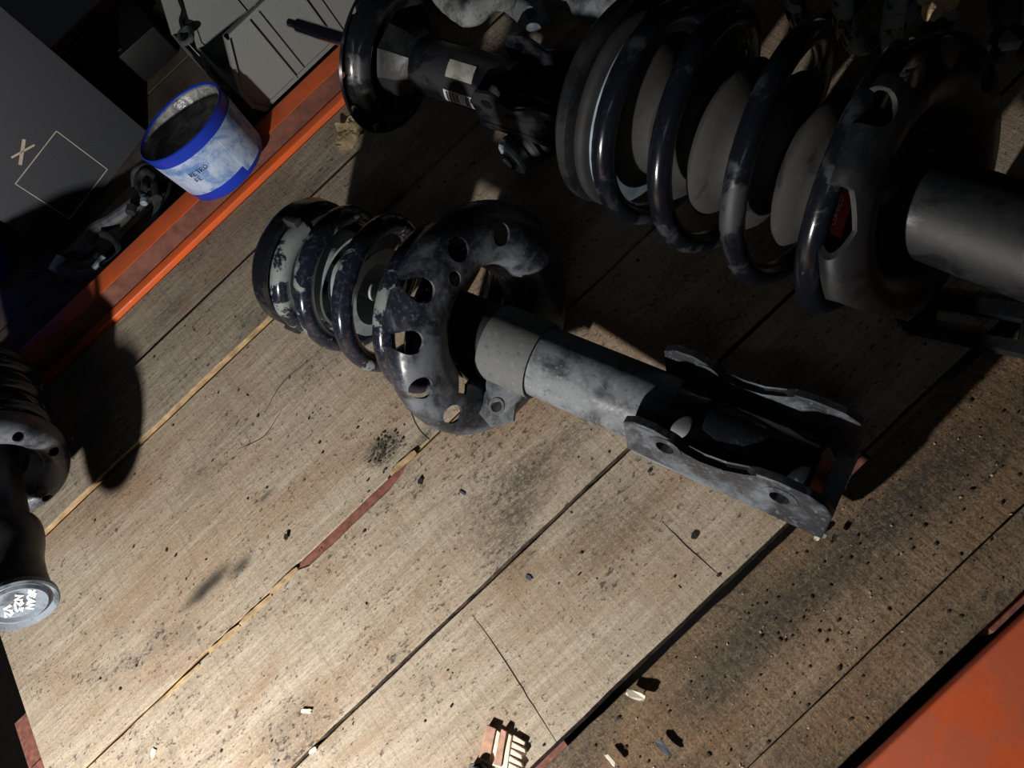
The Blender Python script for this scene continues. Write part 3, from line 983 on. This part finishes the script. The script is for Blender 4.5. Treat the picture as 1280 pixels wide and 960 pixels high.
# ================================================================ BEHIND THE BEAM
# charcoal carton with X and square
c0 = at(185, 165, -.022); c1 = at(70, 317, -.022)
ux = (c0 - c1).normalized()
bxm = frame(c1, c0)
carton = empty('carton', bxm)
tag(carton, 'charcoal cardboard carton printed with a gold X and thin gold square', 'box')
Wc = (c0 - c1).length
Hc = .34
bm = bmesh.new(); box(bm, (0, 0, 0), (Wc, .24, Hc), bev=.002)
obj('carton_body', bm, 'box', carton)
bm = bmesh.new(); box(bm, (.01, .02, Hc), (Wc / 2 - .001, .22, Hc + .003)); box(bm, (Wc / 2 + .001, .02, Hc), (Wc - .01, .22, Hc + .003))
obj('carton_flap', bm, 'box', carton)
inv = bxm.inverted()
def on_face(px, py):
    o = Vector((0, 0, CAM_H)); v = CAM_ROT @ Vector((px - 640, 480 - py, -FPX))
    o2 = inv @ o; v2 = inv.to_3x3() @ v
    k = -o2.y / v2.y
    return o2 + v2 * k
sqp = [on_face(*p) for p in ((68, 164), (136, 210), (88, 273), (18, 232))]
xa, xb = sum(p.x for p in (sqp[1], sqp[0])) / 2, sum(p.x for p in (sqp[2], sqp[3])) / 2
zz = sorted(p.z for p in sqp)
x_lo, x_hi = (sqp[2].x + sqp[3].x) / 2, (sqp[0].x + sqp[1].x) / 2
z_lo, z_hi = (zz[0] + zz[1]) / 2, (zz[2] + zz[3]) / 2
bm = bmesh.new(); w = .0011
box(bm, (x_lo, -.0004, z_lo), (x_hi, .0003, z_lo + w)); box(bm, (x_lo, -.0004, z_hi - w), (x_hi, .0003, z_hi))
box(bm, (x_lo, -.0004, z_lo), (x_lo + w, .0003, z_hi)); box(bm, (x_hi - w, -.0004, z_lo), (x_hi, .0003, z_hi))
pr = obj('printed_square', bm, 'gold', carton, smooth=False)
bm = bmesh.new()
X4 = [on_face(*p) for p in ((30, 174), (25, 206), (14, 197), (43, 181))]
for a, b, th in ((X4[0], X4[1], .004), (X4[2], X4[3], .0025)):
    dd = (b - a).normalized(); nn = Vector((-dd.z, 0, dd.x)) * th / 2
    prism(bm, [((a + nn).x, (a + nn).z), ((b + nn).x, (b + nn).z), ((b - nn).x, (b - nn).z), ((a - nn).x, (a - nn).z)], 'y', -.0005, .0003)
obj('printed_letter', bm, 'gold', carton, smooth=False)

# dark carton between charcoal carton and bins
k0 = at(180, 150, -.022); k1 = at(262, 100, -.022)
dk = empty('carton', frame(at(186, 140, -.022), at(262, 72, -.022)))
tag(dk, 'black carton standing in shadow behind the blue tub', 'box')
bm = bmesh.new(); box(bm, (-.03, .06, 0), (.085, .18, .05), bev=.002); obj('carton_body', bm, 'box_dark', dk)
bm = bmesh.new(); box(bm, (-.02, .07, .05), (.03, .17, .052)); obj('carton_flap', bm, 'box_dark', dk)
tp = at(100, 55, .001); tq = at(60, 88, .001)
fr = frame(at(62, 84, .0005), at(97, 58, .0005))
bm = bmesh.new(); box(bm, (-.03, -.008, .0), (.05, .016, .004)); t_ = obj('wood_strip', bm, 'tan'); t_.matrix_world = fr
t_.location.z = .002
tag(t_, 'short tan wooden strip on the far orange beam', 'wood strip')

# blue tub
bt = empty('paint_tub', Matrix.Translation(at(287, 210, .0195)) @ Matrix.Rotation(R_(-10), 4, 'X') @ Matrix.Rotation(R_(20), 4, 'Z') @ Matrix.Rotation(R_(-90), 4, 'Y'))
tag(bt, 'open blue plastic tub with a stained pale label, standing on the orange beam', 'tub')
Hb_, r0, r1 = .076, .0515, .0575
f = lambda x: r0 + (r1 - r0) * x / Hb_
lathe_b = [(0, 0), (0, r0 - .004), (.002, r0 - .001), (.004, f(.004)), (Hb_ - .002, r1), (Hb_, r1 + .001), (Hb_ + .001, r1 - .0005), (Hb_, r1 - .0025), (.004, r0 - .003), (.003, 0)]
obj('tub_wall', lathe(bmesh.new(), lathe_b, 72, closed=False), 'blue', bt)
obj('dried_grease', lathe(bmesh.new(), [(Hb_ - .022, 0), (Hb_ - .024, .03), (Hb_ - .014, .05), (Hb_ - .001, r1 - .0028), (Hb_ - .002, r1 - .0045), (Hb_ - .018, .05), (Hb_ - .028, .03), (Hb_ - .027, 0)], 60, closed=False), 'grease', bt)
def conepatch(x0, x1, a0, a1, lift, n=24):
    bm = bmesh.new()
    g = []
    for lf_ in (lift, lift - .0006):
        g.append([[bm.verts.new((x, (f(x) + lf_) * math.cos(R_(a0 + (a1 - a0) * k / n)), (f(x) + lf_) * math.sin(R_(a0 + (a1 - a0) * k / n)))) for k in range(n + 1)] for x in (x0, x1)])
    for k in range(n):
        bm.faces.new((g[0][0][k], g[0][0][k + 1], g[0][1][k + 1], g[0][1][k]))
        bm.faces.new((g[0][0][k], g[1][0][k], g[1][0][k + 1], g[0][0][k + 1]))
        bm.faces.new((g[0][1][k], g[0][1][k + 1], g[1][1][k + 1], g[1][1][k]))
    for k in (0, n): bm.faces.new((g[0][0][k], g[0][1][k], g[1][1][k], g[1][0][k]))
    return bm
LBL = 250
lb = obj('label', conepatch(.016, .063, 80, 178, .0006), 'bucket_label', bt)
obj('label', conepatch(.008, .063, 177, 250, .0011), 'bucket_label', bt)
bm = bmesh.new()
writing(bm, 'RETRO', None, .004, .0004, 1.2, lambda p: Vector((.043 + p.y * .9, (f(.043) + .0012) * math.cos(R_(124) + p.x / .055), (f(.043) + .0012) * math.sin(R_(124) + p.x / .055))))
writing(bm, 'BE', None, .004, .0004, 1.2, lambda p: Vector((.035 + p.y * .9, (f(.035) + .0012) * math.cos(R_(124) + p.x / .055), (f(.035) + .0012) * math.sin(R_(124) + p.x / .055))))
obj('lettering', bm, 'rubber', lb)

# grey stacking bins
def make_bin(loc, L, label):
    e = empty('stacking_bin', Matrix.Translation(loc))
    tag(e, label, 'bin')
    D, Hh = .12, .098
    slots = [.081, .146] if L > .15 else [.052]
    xs_ = [None] + slots + [L]
    for y in (0, D - .003):
        front = [(0.012, 0), (slots[0], 0), (slots[0], Hh), (.034, Hh), (.004, .042), (.002, .016)]
        obj('side_wall', prism(bmesh.new(), front, 'y', y, y + .003), 'bin', e, smooth=False)
        for i, sx in enumerate(slots):
            nx = (slots + [L])[i + 1]
            obj('side_wall', box(bmesh.new(), (sx + .0022, y, 0), (nx, y + .003, Hh)), 'bin', e, smooth=False)
    obj('back_wall', box(bmesh.new(), (L - .003, .003, 0), (L, D - .003, Hh)), 'bin', e, smooth=False)
    obj('bottom', box(bmesh.new(), (.01, .003, 0), (L - .003, D - .003, .003)), 'bin', e, smooth=False)
    obj('front_wall', prism(bmesh.new(), [(.012, 0), (.002, .016), (.004, .042), (.0065, .042), (.0045, .017), (.014, .0)], 'y', .003, D - .003), 'bin', e, smooth=False)
    for y0_, y1_ in ((-.005, .001), (D - .001, D + .005)):
        obj('rim', box(bmesh.new(), (.034, y0_, Hh - .004), (L + .003, y1_, Hh)), 'bin', e, smooth=False)
    obj('rim', box(bmesh.new(), (L - .001, .001, Hh - .004), (L + .003, D - .001, Hh)), 'bin', e, smooth=False)
    obj('rib', prism(bmesh.new(), [(.012, 0), (.002, .016), (.004, .042), (.034, Hh), (.039, Hh), (.009, .042), (.007, .018), (.018, 0)], 'y', -.005, .001), 'bin', e, smooth=False)
    for rx in ([.064, .128] if L > .15 else [.038]):
        obj('rib', box(bmesh.new(), (rx, -.0035, .002), (rx + .003, .001, Hh - .004)), 'bin', e, smooth=False)
    obj('lower_rail', box(bmesh.new(), (.018, -.002, 0), (L, .001, .005)), 'bin', e, smooth=False)
    bm = bmesh.new(); prism(bm, [(.0105, .046), (.0135, .046), (.0385, Hh - .006), (.0355, Hh - .006)], 'y', -.0006, .0004)
    obj('slot', bm, 'rubber', e, smooth=False)
    return e
make_bin(Vector((.000, .849, .0195)), .20, 'long grey plastic stacking bin resting on the orange beam right of the blue tub')
make_bin(Vector((-.012, .990, -.022)), .16, 'grey plastic stacking bin in the second row, behind the longer bin')

# cable harness
har = empty('cable_harness', Matrix.Translation(at(140, 290, -.02)))
tag(har, 'tangled black cable harness with connectors lying between carton and tub', 'cable')
hi = har.matrix_world.inverted()
def cab(pts, r, m, name='cable', wob=0.0):
    P = curve_pts([hi @ at(*p) for p in pts], 7)
    if wob: P = [p + Vector((0, 0, wob * math.sin(i * .9))) for i, p in enumerate(P)]
    return obj(name, sweep(bmesh.new(), P, r, 10), m, har)
cab([(68, 330, -.005), (92, 343, .0), (125, 340, .0), (160, 318, 0), (186, 295, .0), (200, 262, .0), (192, 240, .0)], .0075, 'cable_grey')
cab([(128, 325, .0), (112, 305, .002), (118, 288, .006), (140, 276, .008), (165, 258, .008), (180, 240, .006), (178, 222, .0)], .0085, 'cable_grey')
cab([(120, 330, .004), (135, 330, .006), (150, 315, .01), (142, 298, .01), (128, 292, .01)], .005, 'cable')
cab([(150, 330, -.006), (175, 300, .0), (195, 282, .004), (205, 262, 0), (212, 230, .0)], .003, 'cable')
cab([(178, 246, .01), (172, 228, .012), (182, 214, .012), (196, 224, .01), (194, 244, .008), (182, 250, .006)], .005, 'cable')
cab([(168, 236, .0), (168, 214, .012), (190, 206, .01), (206, 222, .005), (202, 246, 0)], .0035, 'cable')
cab([(66, 328, -.006), (92, 316, .002), (120, 318, .002)], .003, 'cable')
cab([(30, 340, -.012), (60, 336, -.006), (90, 322, .0)], .0022, 'cable')
for (px, py, z, l, r, m, rz) in ((72, 330, .002, .022, .0065, 'white_plastic', 25), (180, 252, .022, .008, .0045, 'silver', 60), (124, 328, .008, .020, .004, 'silver', 10), (164, 262, .02, .012, .006, 'rubber', 50), (110, 318, .006, .03, .006, 'cable', -35), (196, 240, .014, .024, .006, 'rubber', 70)):
    m4 = Matrix.Translation(hi @ at(px, py, z)) @ Matrix.Rotation(R_(rz), 4, 'Z')
    obj('connector', solid(-l / 2, l / 2, r, bev=.001, segs=12, mat=m4), m, har)
# cardboard under the harness
fr = frame(at(100, 322, -.0215), at(200, 222, -.0215))
bm = bmesh.new(); box(bm, (-.02, -.035, 0), (.16, .03, .0025)); o = obj('cardboard_sheet', bm, 'card'); o.matrix_world = fr
tag(o, 'flat brown cardboard sheet under the black cable harness', 'cardboard')
# blue crate at left edge
bm = bmesh.new()
lathe(bm, [(0, 0), (0, .055), (.09, .065), (.093, .067), (.093, .062), (.006, .052), (.006, 0)], 48, closed=False, mat=Matrix.Translation(at(-25, 345, -.022)) @ Matrix.Rotation(R_(-90), 4, 'Y'))
tag(obj('blue_pail', bm, 'blue_dark'), 'deep blue plastic pail at the left edge below the charcoal carton', 'pail')

# foam scraps and clip behind
for i, (px, py, s, m, lab) in enumerate(((222, 6, .030, 'foam', 'yellow foam scrap at the top edge beside the black clip'), (248, 22, .018, 'foam', 'narrow pale foam scrap right of the black clip'),
                                      (280, 6, .024, 'foam', 'orange-brown foam scrap touching the rear grey bin'))):
    p = at(px, py, -.022)
    bm = bmesh.new()
    bmesh.ops.create_icosphere(bm, subdivisions=3, radius=1)
    for v in bm.verts:
        n = noise.noise(v.co * 2.3 + Vector((i * 5, 0, 0)))
        v.co = v.co * (1 + .5 * n); v.co = Vector((v.co.x * s, v.co.y * s * .8, (v.co.z + 1) * s * .35))
    o = obj('foam_scrap', bm, m); o.location = p
    tag(o, lab, 'foam')
cl = empty('hose_clip', Matrix.Translation(at(236, 28, -.02)))
tag(cl, 'black plastic clip with a ring, dangling cord beside the rear grey bin', 'clip')
hi2 = cl.matrix_world.inverted()
obj('ring', sweep(bmesh.new(), curve_pts([hi2 @ at(*p) for p in ((232, 34, .09), (225, 44, .09), (230, 54, .09), (239, 48, .09), (238, 38, .09), (232, 34, .09))], 5), .0035, 8), 'cable_grey', cl)
obj('stem', sweep(bmesh.new(), curve_pts([hi2 @ at(*p) for p in ((228, 0, .09), (233, 14, .09), (230, 28, .09), (234, 38, .09))], 5), .006, 8), 'cable', cl)
obj('stem', sweep(bmesh.new(), curve_pts([hi2 @ at(*p) for p in ((252, 0, .09), (245, 14, .09), (238, 24, .09), (234, 36, .09))], 5), .005, 8), 'cable', cl)
obj('cord', sweep(bmesh.new(), [hi2 @ at(*p) for p in ((236, 55, .09), (246, 66, .07), (262, 82, .05))], .0007, 6), 'silver', cl)

# ================================================================ CASTINGS AT THE TOP EDGE
def casting(px, py, z, rz, caps, m, label, cuts=None, rough=.002, seed=0, voxel=.003, name='cast_bracket', cat='casting'):
    loc = at(px, py, z)
    o = lump(name, caps, m, voxel=voxel, cuts=cuts, rough=rough, seed=seed)
    o.matrix_world = Matrix.Translation(loc) @ Matrix.Rotation(R_(rz), 4, 'Z')
    return tag(o, label, cat)
casting(588, -2, .125, -40, [('rod', (-.03, .03, -.01), (.0, -.02, 0), .017, .013), ('rod', (.0, -.02, 0), (.028, -.005, 0), .013, .010), ('rod', (-.01, .03, -.01), (.03, .0, -.01), .016, .013), ('rod', (-.03, .06, -.04), (-.02, .03, -.02), .02, .018)],
        'alu_light', 'pale chipped aluminium casting at the top edge above the shock absorber', cuts=[((-.016, .012, -.03), (-.016, .012, .05), .006), ((.016, .004, -.03), (.016, .004, .05), .004)], seed=2)
casting(668, -2, .085, -25, [('rod', (-.02, .03, 0), (-.008, -.028, 0), .018, .011), ('rod', (-.008, .03, .006), (.03, .0, -.004), .018, .015), ('rod', (.03, .03, -.01), (.05, .01, -.01), .016, .012), ('box', (-.022, -.034, -.006), (.006, .0, .004))],
        'alu', 'dark grey aluminium casting with a pointed lug at the top edge', cuts=[((-.008, -.027, -.03), (-.008, -.027, .05), .0055), ((.022, .0, -.03), (.022, .0, .05), .004)], seed=7, rough=.003)
casting(765, -12, .105, -35, [('rod', (-.03, .03, 0), (-.02, -.012, 0), .02, .014), ('rod', (-.01, .04, .01), (.0, -.02, .0), .026, .018), ('rod', (.02, .04, .0), (.02, -.03, -.01), .024, .013), ('rod', (.05, .03, .0), (.04, .0, -.01), .016, .012)],
        'alu', 'bulky blue-grey aluminium casting at the top edge left of the marker writing', seed=11, rough=.0035)
# supports under the castings: dark engine mount block
casting(520, -20, .03, -20, [('rod', (-.02, .01, 0), (.03, .01, .0), .024, .022), ('rod', (.03, .0, .0), (.06, .01, 0), .02, .02)], 'black_dim', 'black rounded metal lump behind the shock absorber seat', seed=14, rough=.003)
# black panel with marker writing
pw = at(850, 0, .075)
fr = frame(at(800, 30, .07), at(905, 20, .07))
pn = empty('black_housing', fr)
tag(pn, 'black housing with faint handwritten grey letters at the top edge', 'housing')
bm = bmesh.new(); box(bm, (.012, .012, -.07), (.075, .10, .0), bev=.008); hb = obj('housing_body', bm, 'box_dark', pn)
bm = bmesh.new()
ax = (at(880, 60, .07) - at(850, 0, .07))
def wr(px, py, ang):
    q = fr.inverted() @ at(px, py, .0708)
    return lambda p: Vector((q.x + p.x * math.cos(R_(ang)) - p.y * math.sin(R_(ang)), q.y + p.x * math.sin(R_(ang)) + p.y * math.cos(R_(ang)), .0006))
writing(bm, 'O', None, .0045, .0006, 1.3, wr(843, 32, -30)); writing(bm, 'D', None, .0045, .0006, 1.3, wr(842, 14, 60)); writing(bm, 'R', None, .0045, .0006, 1.3, wr(832, 24, 60)); writing(bm, 'T.', None, .0045, .0006, 1.3, wr(822, 34, 60))
obj('marker_writing', bm, 'grey_ink', hb)

# springs of another strut at the top right
p0, p1 = at(1040, -75, .08), at(1190, -35, .08)
sp = empty('coil_spring', frame(p0, p1))
tag(sp, 'dusty coil spring showing only its lowest coils at the top edge', 'spring')
obj('spring', helix(.0, .10, .066, .068, 2.8, .0085, phase=R_(0)), 'spring_chipped', sp)
p0, p1 = at(1252, -40, .09), at(1262, 62, .09)
gt = empty('grey_link_rod', frame(p0, p1))
tag(gt, 'pale grey rod with a forked end in the top right corner', 'rod')
obj('rod_body', sweep(bmesh.new(), [(0, 0, 0), (.04, 0, 0), (.058, 0, 0)], [.010, .011, .008], 16), 'rubber_grey', gt)
for s in (-1, 1): obj('fork', sweep(bmesh.new(), curve_pts([(.056, s * .003, 0), (.066, s * .009, 0), (.078, s * .009, 0), (.086, s * .006, 0)], 4), .0035, 8), 'black_dim', gt)
obj('fork_pin', sweep(bmesh.new(), [(.074, -.014, 0), (.074, .016, 0)], .003, 8), 'zinc', gt)

# crumpled pieces
def crumple(px, py, z, sx, sy, sz, rz, m, label, seed, name='crumpled_paper', cat='paper'):
    bm = bmesh.new()
    bmesh.ops.create_grid(bm, x_segments=14, y_segments=14, size=1)
    for v in bm.verts:
        q = v.co.copy()
        n1 = noise.noise(Vector((q.x * 1.1, q.y * 1.1, seed)))
        n2 = noise.noise(Vector((q.x * 2.2, q.y * 2.2, seed + 9)))
        e = 1 + .35 * noise.noise(Vector((math.atan2(q.y, q.x) * 1.5, 1.7, seed)))
        v.co = Vector((q.x * sx * e, q.y * sy * e, sz * (.9 + n1 * 1.1 + abs(n2) * .35)))
    zmin = min(v.co.z for v in bm.verts)
    for v in bm.verts: v.co.z -= zmin
    o = obj(name, bm, m, smooth=False)
    md = o.modifiers.new('s', 'SOLIDIFY'); md.thickness = .0004; md.offset = 1
    o.matrix_world = Matrix.Translation(at(px, py, z)) @ Matrix.Rotation(R_(rz), 4, 'Z')
    return tag(o, label, cat)
crumple(463, 140, .001, .030, .015, .008, 12, 'paper', 'crumpled strip of yellowish tape beside the black spring seat', 3, 'crumpled_tape', 'tape')
crumple(436, 168, .001, .020, .014, .005, 60, 'paper', 'small torn yellowish tape piece near the orange beam', 8, 'crumpled_tape', 'tape')
crumple(1172, 8, .12, .014, .012, .012, 30, 'foam', 'crumpled yellow paper scrap in the top right corner', 5)

for i, pts in enumerate((((590, 768), (622, 812), (660, 872), (698, 931)), ((827, 652), (860, 684), (902, 722)), ((352, 512), (330, 545), (296, 562)), ((388, 448), (352, 480), (330, 518)), ((500, 470), (520, 530), (548, 560)))):
    P = curve_pts([at(*p, .0001 if i < 2 else -.0019) for p in pts], 6)
    P = [p + Vector((noise.noise(p * 400) * .0006, noise.noise(p * 400 + Vector((5, 0, 0))) * .0006, 0)) for p in P]
    obj('crack', sweep(bmesh.new(), P, [.00012 + .0003 * math.sin(PI * k / (len(P) - 1)) for k in range(len(P))], 5), 'grit', floor)

# ================================================================ SMALL THINGS ON THE PLANKS
def chip(px, py, l, w, h, rz, m, label, seed, name='wood_chip', cat='wood chip'):
    rnd = random.Random(seed)
    bm = bmesh.new()
    ol = []
    K = 12
    for k in range(K):
        a = 2 * PI * k / K
        rr_ = rnd.uniform(.78, 1.1)
        ol.append((l / 2 * rr_ * max(-1, min(1, 1.25 * math.cos(a))), w / 2 * rr_ * max(-1, min(1, 1.25 * math.sin(a)))))
    prism(bm, ol, 'z', 0, h)
    for v in bm.verts: v.co.z *= rnd.uniform(.6, 1.1)
    o = obj(name, bm, m, smooth=False)
    o.matrix_world = Matrix.Translation(at(px, py, .0003)) @ Matrix.Rotation(R_(rz), 4, 'Z')
    return tag(o, label, cat)
# layered bark chip
bc = empty('bark_chip', Matrix.Translation(at(632, 932, .0003)) @ Matrix.Rotation(R_(-43.6 - 8), 4, 'Z'))
tag(bc, 'pink and cream layered piece of bark near the bottom edge', 'bark')
xs = [-.017, -.009, -.0035, .0025, .006]
for i, (a, b, m, h) in enumerate([(-.0175, -.0085, 'pink_wood', .0055), (-.0085, -.0045, 'cream_wood', .004), (-.0045, .0015, 'pink_wood', .0062), (.0015, .006, 'cream_wood', .0045)]):
    bm = bmesh.new(); t0 = .010 - .002 * (i % 2)
    prism(bm, [(a, -.012 - i * .0008), (b, -.012 - i * .001), (b - .0005 * i, t0), (a + .001, t0 + .001)], 'z', 0, h)
    obj('layer', bm, m, bc, smooth=False)
for i in range(5):
    y = -.014 + i * .0048
    bm = bmesh.new()
    prism(bm, [(.006, y), (.0155 + .002 * (i % 2), y - .0012), (.0165 - .001 * (i % 3), y + .001), (.006, y + .0036)], 'z', .0, .0035 + .0006 * (i % 2))
    obj('splinter', bm, 'cream_wood', bc, smooth=False)
bm = bmesh.new(); prism(bm, [(-.017, -.0145), (.0, -.0155), (.016, -.0175), (.016, -.0155), (.0, -.0115), (-.017, -.0118)], 'z', 0, .003)
obj('split_edge', bm, 'cream_wood', bc, smooth=False)
chip(384, 889, .010, .0038, .0025, -40, 'white_chip', 'tiny cream wood chip on the planks left of the bark piece', 1)
chip(192, 941, .005, .008, .0012, -45, 'white_chip', 'tiny white oval chip near the bottom left', 2)
chip(764, 950, .011, .003, .002, -85, 'white_chip', 'thin pale splinter at the bottom edge of the dark plank', 3)
chip(392, 938, .008, .004, .0015, -10, 'cream_wood', 'small pinkish splinter in the seam at the bottom', 4)
ct = chip(795, 869, .014, .006, .0035, -60, 'white_chip', 'pale curled shaving lying on the dark seam near the bottom', 6)
chip(578, 616, .008, .0025, .0008, -75, 'cable_grey', 'dark metal shaving on the pale plank below the tear', 7, 'metal_flake', 'flake')
chip(661, 722, .006, .0035, .0008, -80, 'cable_grey', 'bluish metal flake in the middle of the pale plank', 8, 'metal_flake', 'flake')
chip(998, 590, .004, .003, .001, 0, 'white_chip', 'white speck on the dark floor by the strut bracket', 9)
chip(1022, 672, .005, .004, .0015, 0, 'white_chip', 'white crumb touching the strut bracket corner', 10)
chip(1043, 672, .005, .0035, .0018, 20, 'grit', 'dark crumb right of the strut bracket corner', 12, 'crumb', 'crumb')
chip(868, 670, .0055, .0042, .002, 30, 'grit', 'black round crumb left of the strut bracket', 11, 'crumb', 'crumb')
chip(526, 602, .006, .0045, .002, 30, 'grit', 'black oval crumb right of the red-brown joint', 13, 'crumb', 'crumb')
chip(358, 671, .006, .004, .0015, 50, 'grit', 'black crumb left of the red-brown joint', 14, 'crumb', 'crumb')
chip(830, 935, .014, .005, .001, -85, 'cable_grey', 'grey metal shaving on the dark plank at the bottom', 15, 'metal_flake', 'flake')
# bolt at the bottom edge
bo = empty('bolt', Matrix.Translation(at(600, 966, 0.0)))
tag(bo, 'black steel bolt standing at the bottom edge beside the bark piece', 'bolt')
obj('bolt_head', solid(.0, .008, .0085, segs=6, bev=.0006, mat=Matrix.Rotation(R_(-90), 4, 'Y')), 'paint_dusty', bo)
obj('bolt_shank', solid(.008, .016, .005, segs=16, mat=Matrix.Rotation(R_(-90), 4, 'Y')), 'paint_dusty', bo)

# loose grit nobody could count
def grit(n, region, m, smin, smax, seed, label, name='loose_grit'):
    rnd = random.Random(seed)
    bm = bmesh.new()
    for i in range(n):
        x, y, sd = region(rnd)
        s = smin + (smax - smin) * rnd.random() ** 3
        z0 = -.0068 if y < .0018 else (-.0058 if y < .091 else (.0001 if y < .363 else (-.0018 if y < .611 else .002 if y < .703 else -.003)))
        r = bmesh.ops.create_icosphere(bm, subdivisions=1, radius=1)
        mt_ = Matrix.Translation((x, y, z0 + s * .3)) @ Matrix.Rotation(rnd.uniform(0, 6.28), 4, 'Z') @ Matrix.Diagonal((s, s * rnd.uniform(.45, .9), s * .45, 1))
        bmesh.ops.transform(bm, matrix=mt_, verts=r['verts'])
    o = obj(name, bm, m)
    return tag(o, label, 'grit', kind='stuff')
def reg_pale(r):
    return r.uniform(-.5, .35), r.uniform(.10, .7), 0
def reg_dark(r):
    return r.uniform(-.15, .40), r.uniform(-.03, .085), 0
def reg_spot(r):
    p = at(478, 562)
    return r.gauss(p.x, .011), r.gauss(p.y, .008), 0
grit(420, reg_pale, 'grit', .0005, .0021, 1, 'fine dark grit scattered over the pale planks')
grit(300, reg_dark, 'grit_pale', .0003, .0012, 2, 'fine pale grit scattered over the dark front plank')
grit(420, reg_dark, 'grit', .0006, .0020, 4, 'fine dark grit scattered over the dark front plank')
grit(110, reg_spot, 'grit', .0004, .0018, 3, 'cluster of black grit on the plank below the spring seat')
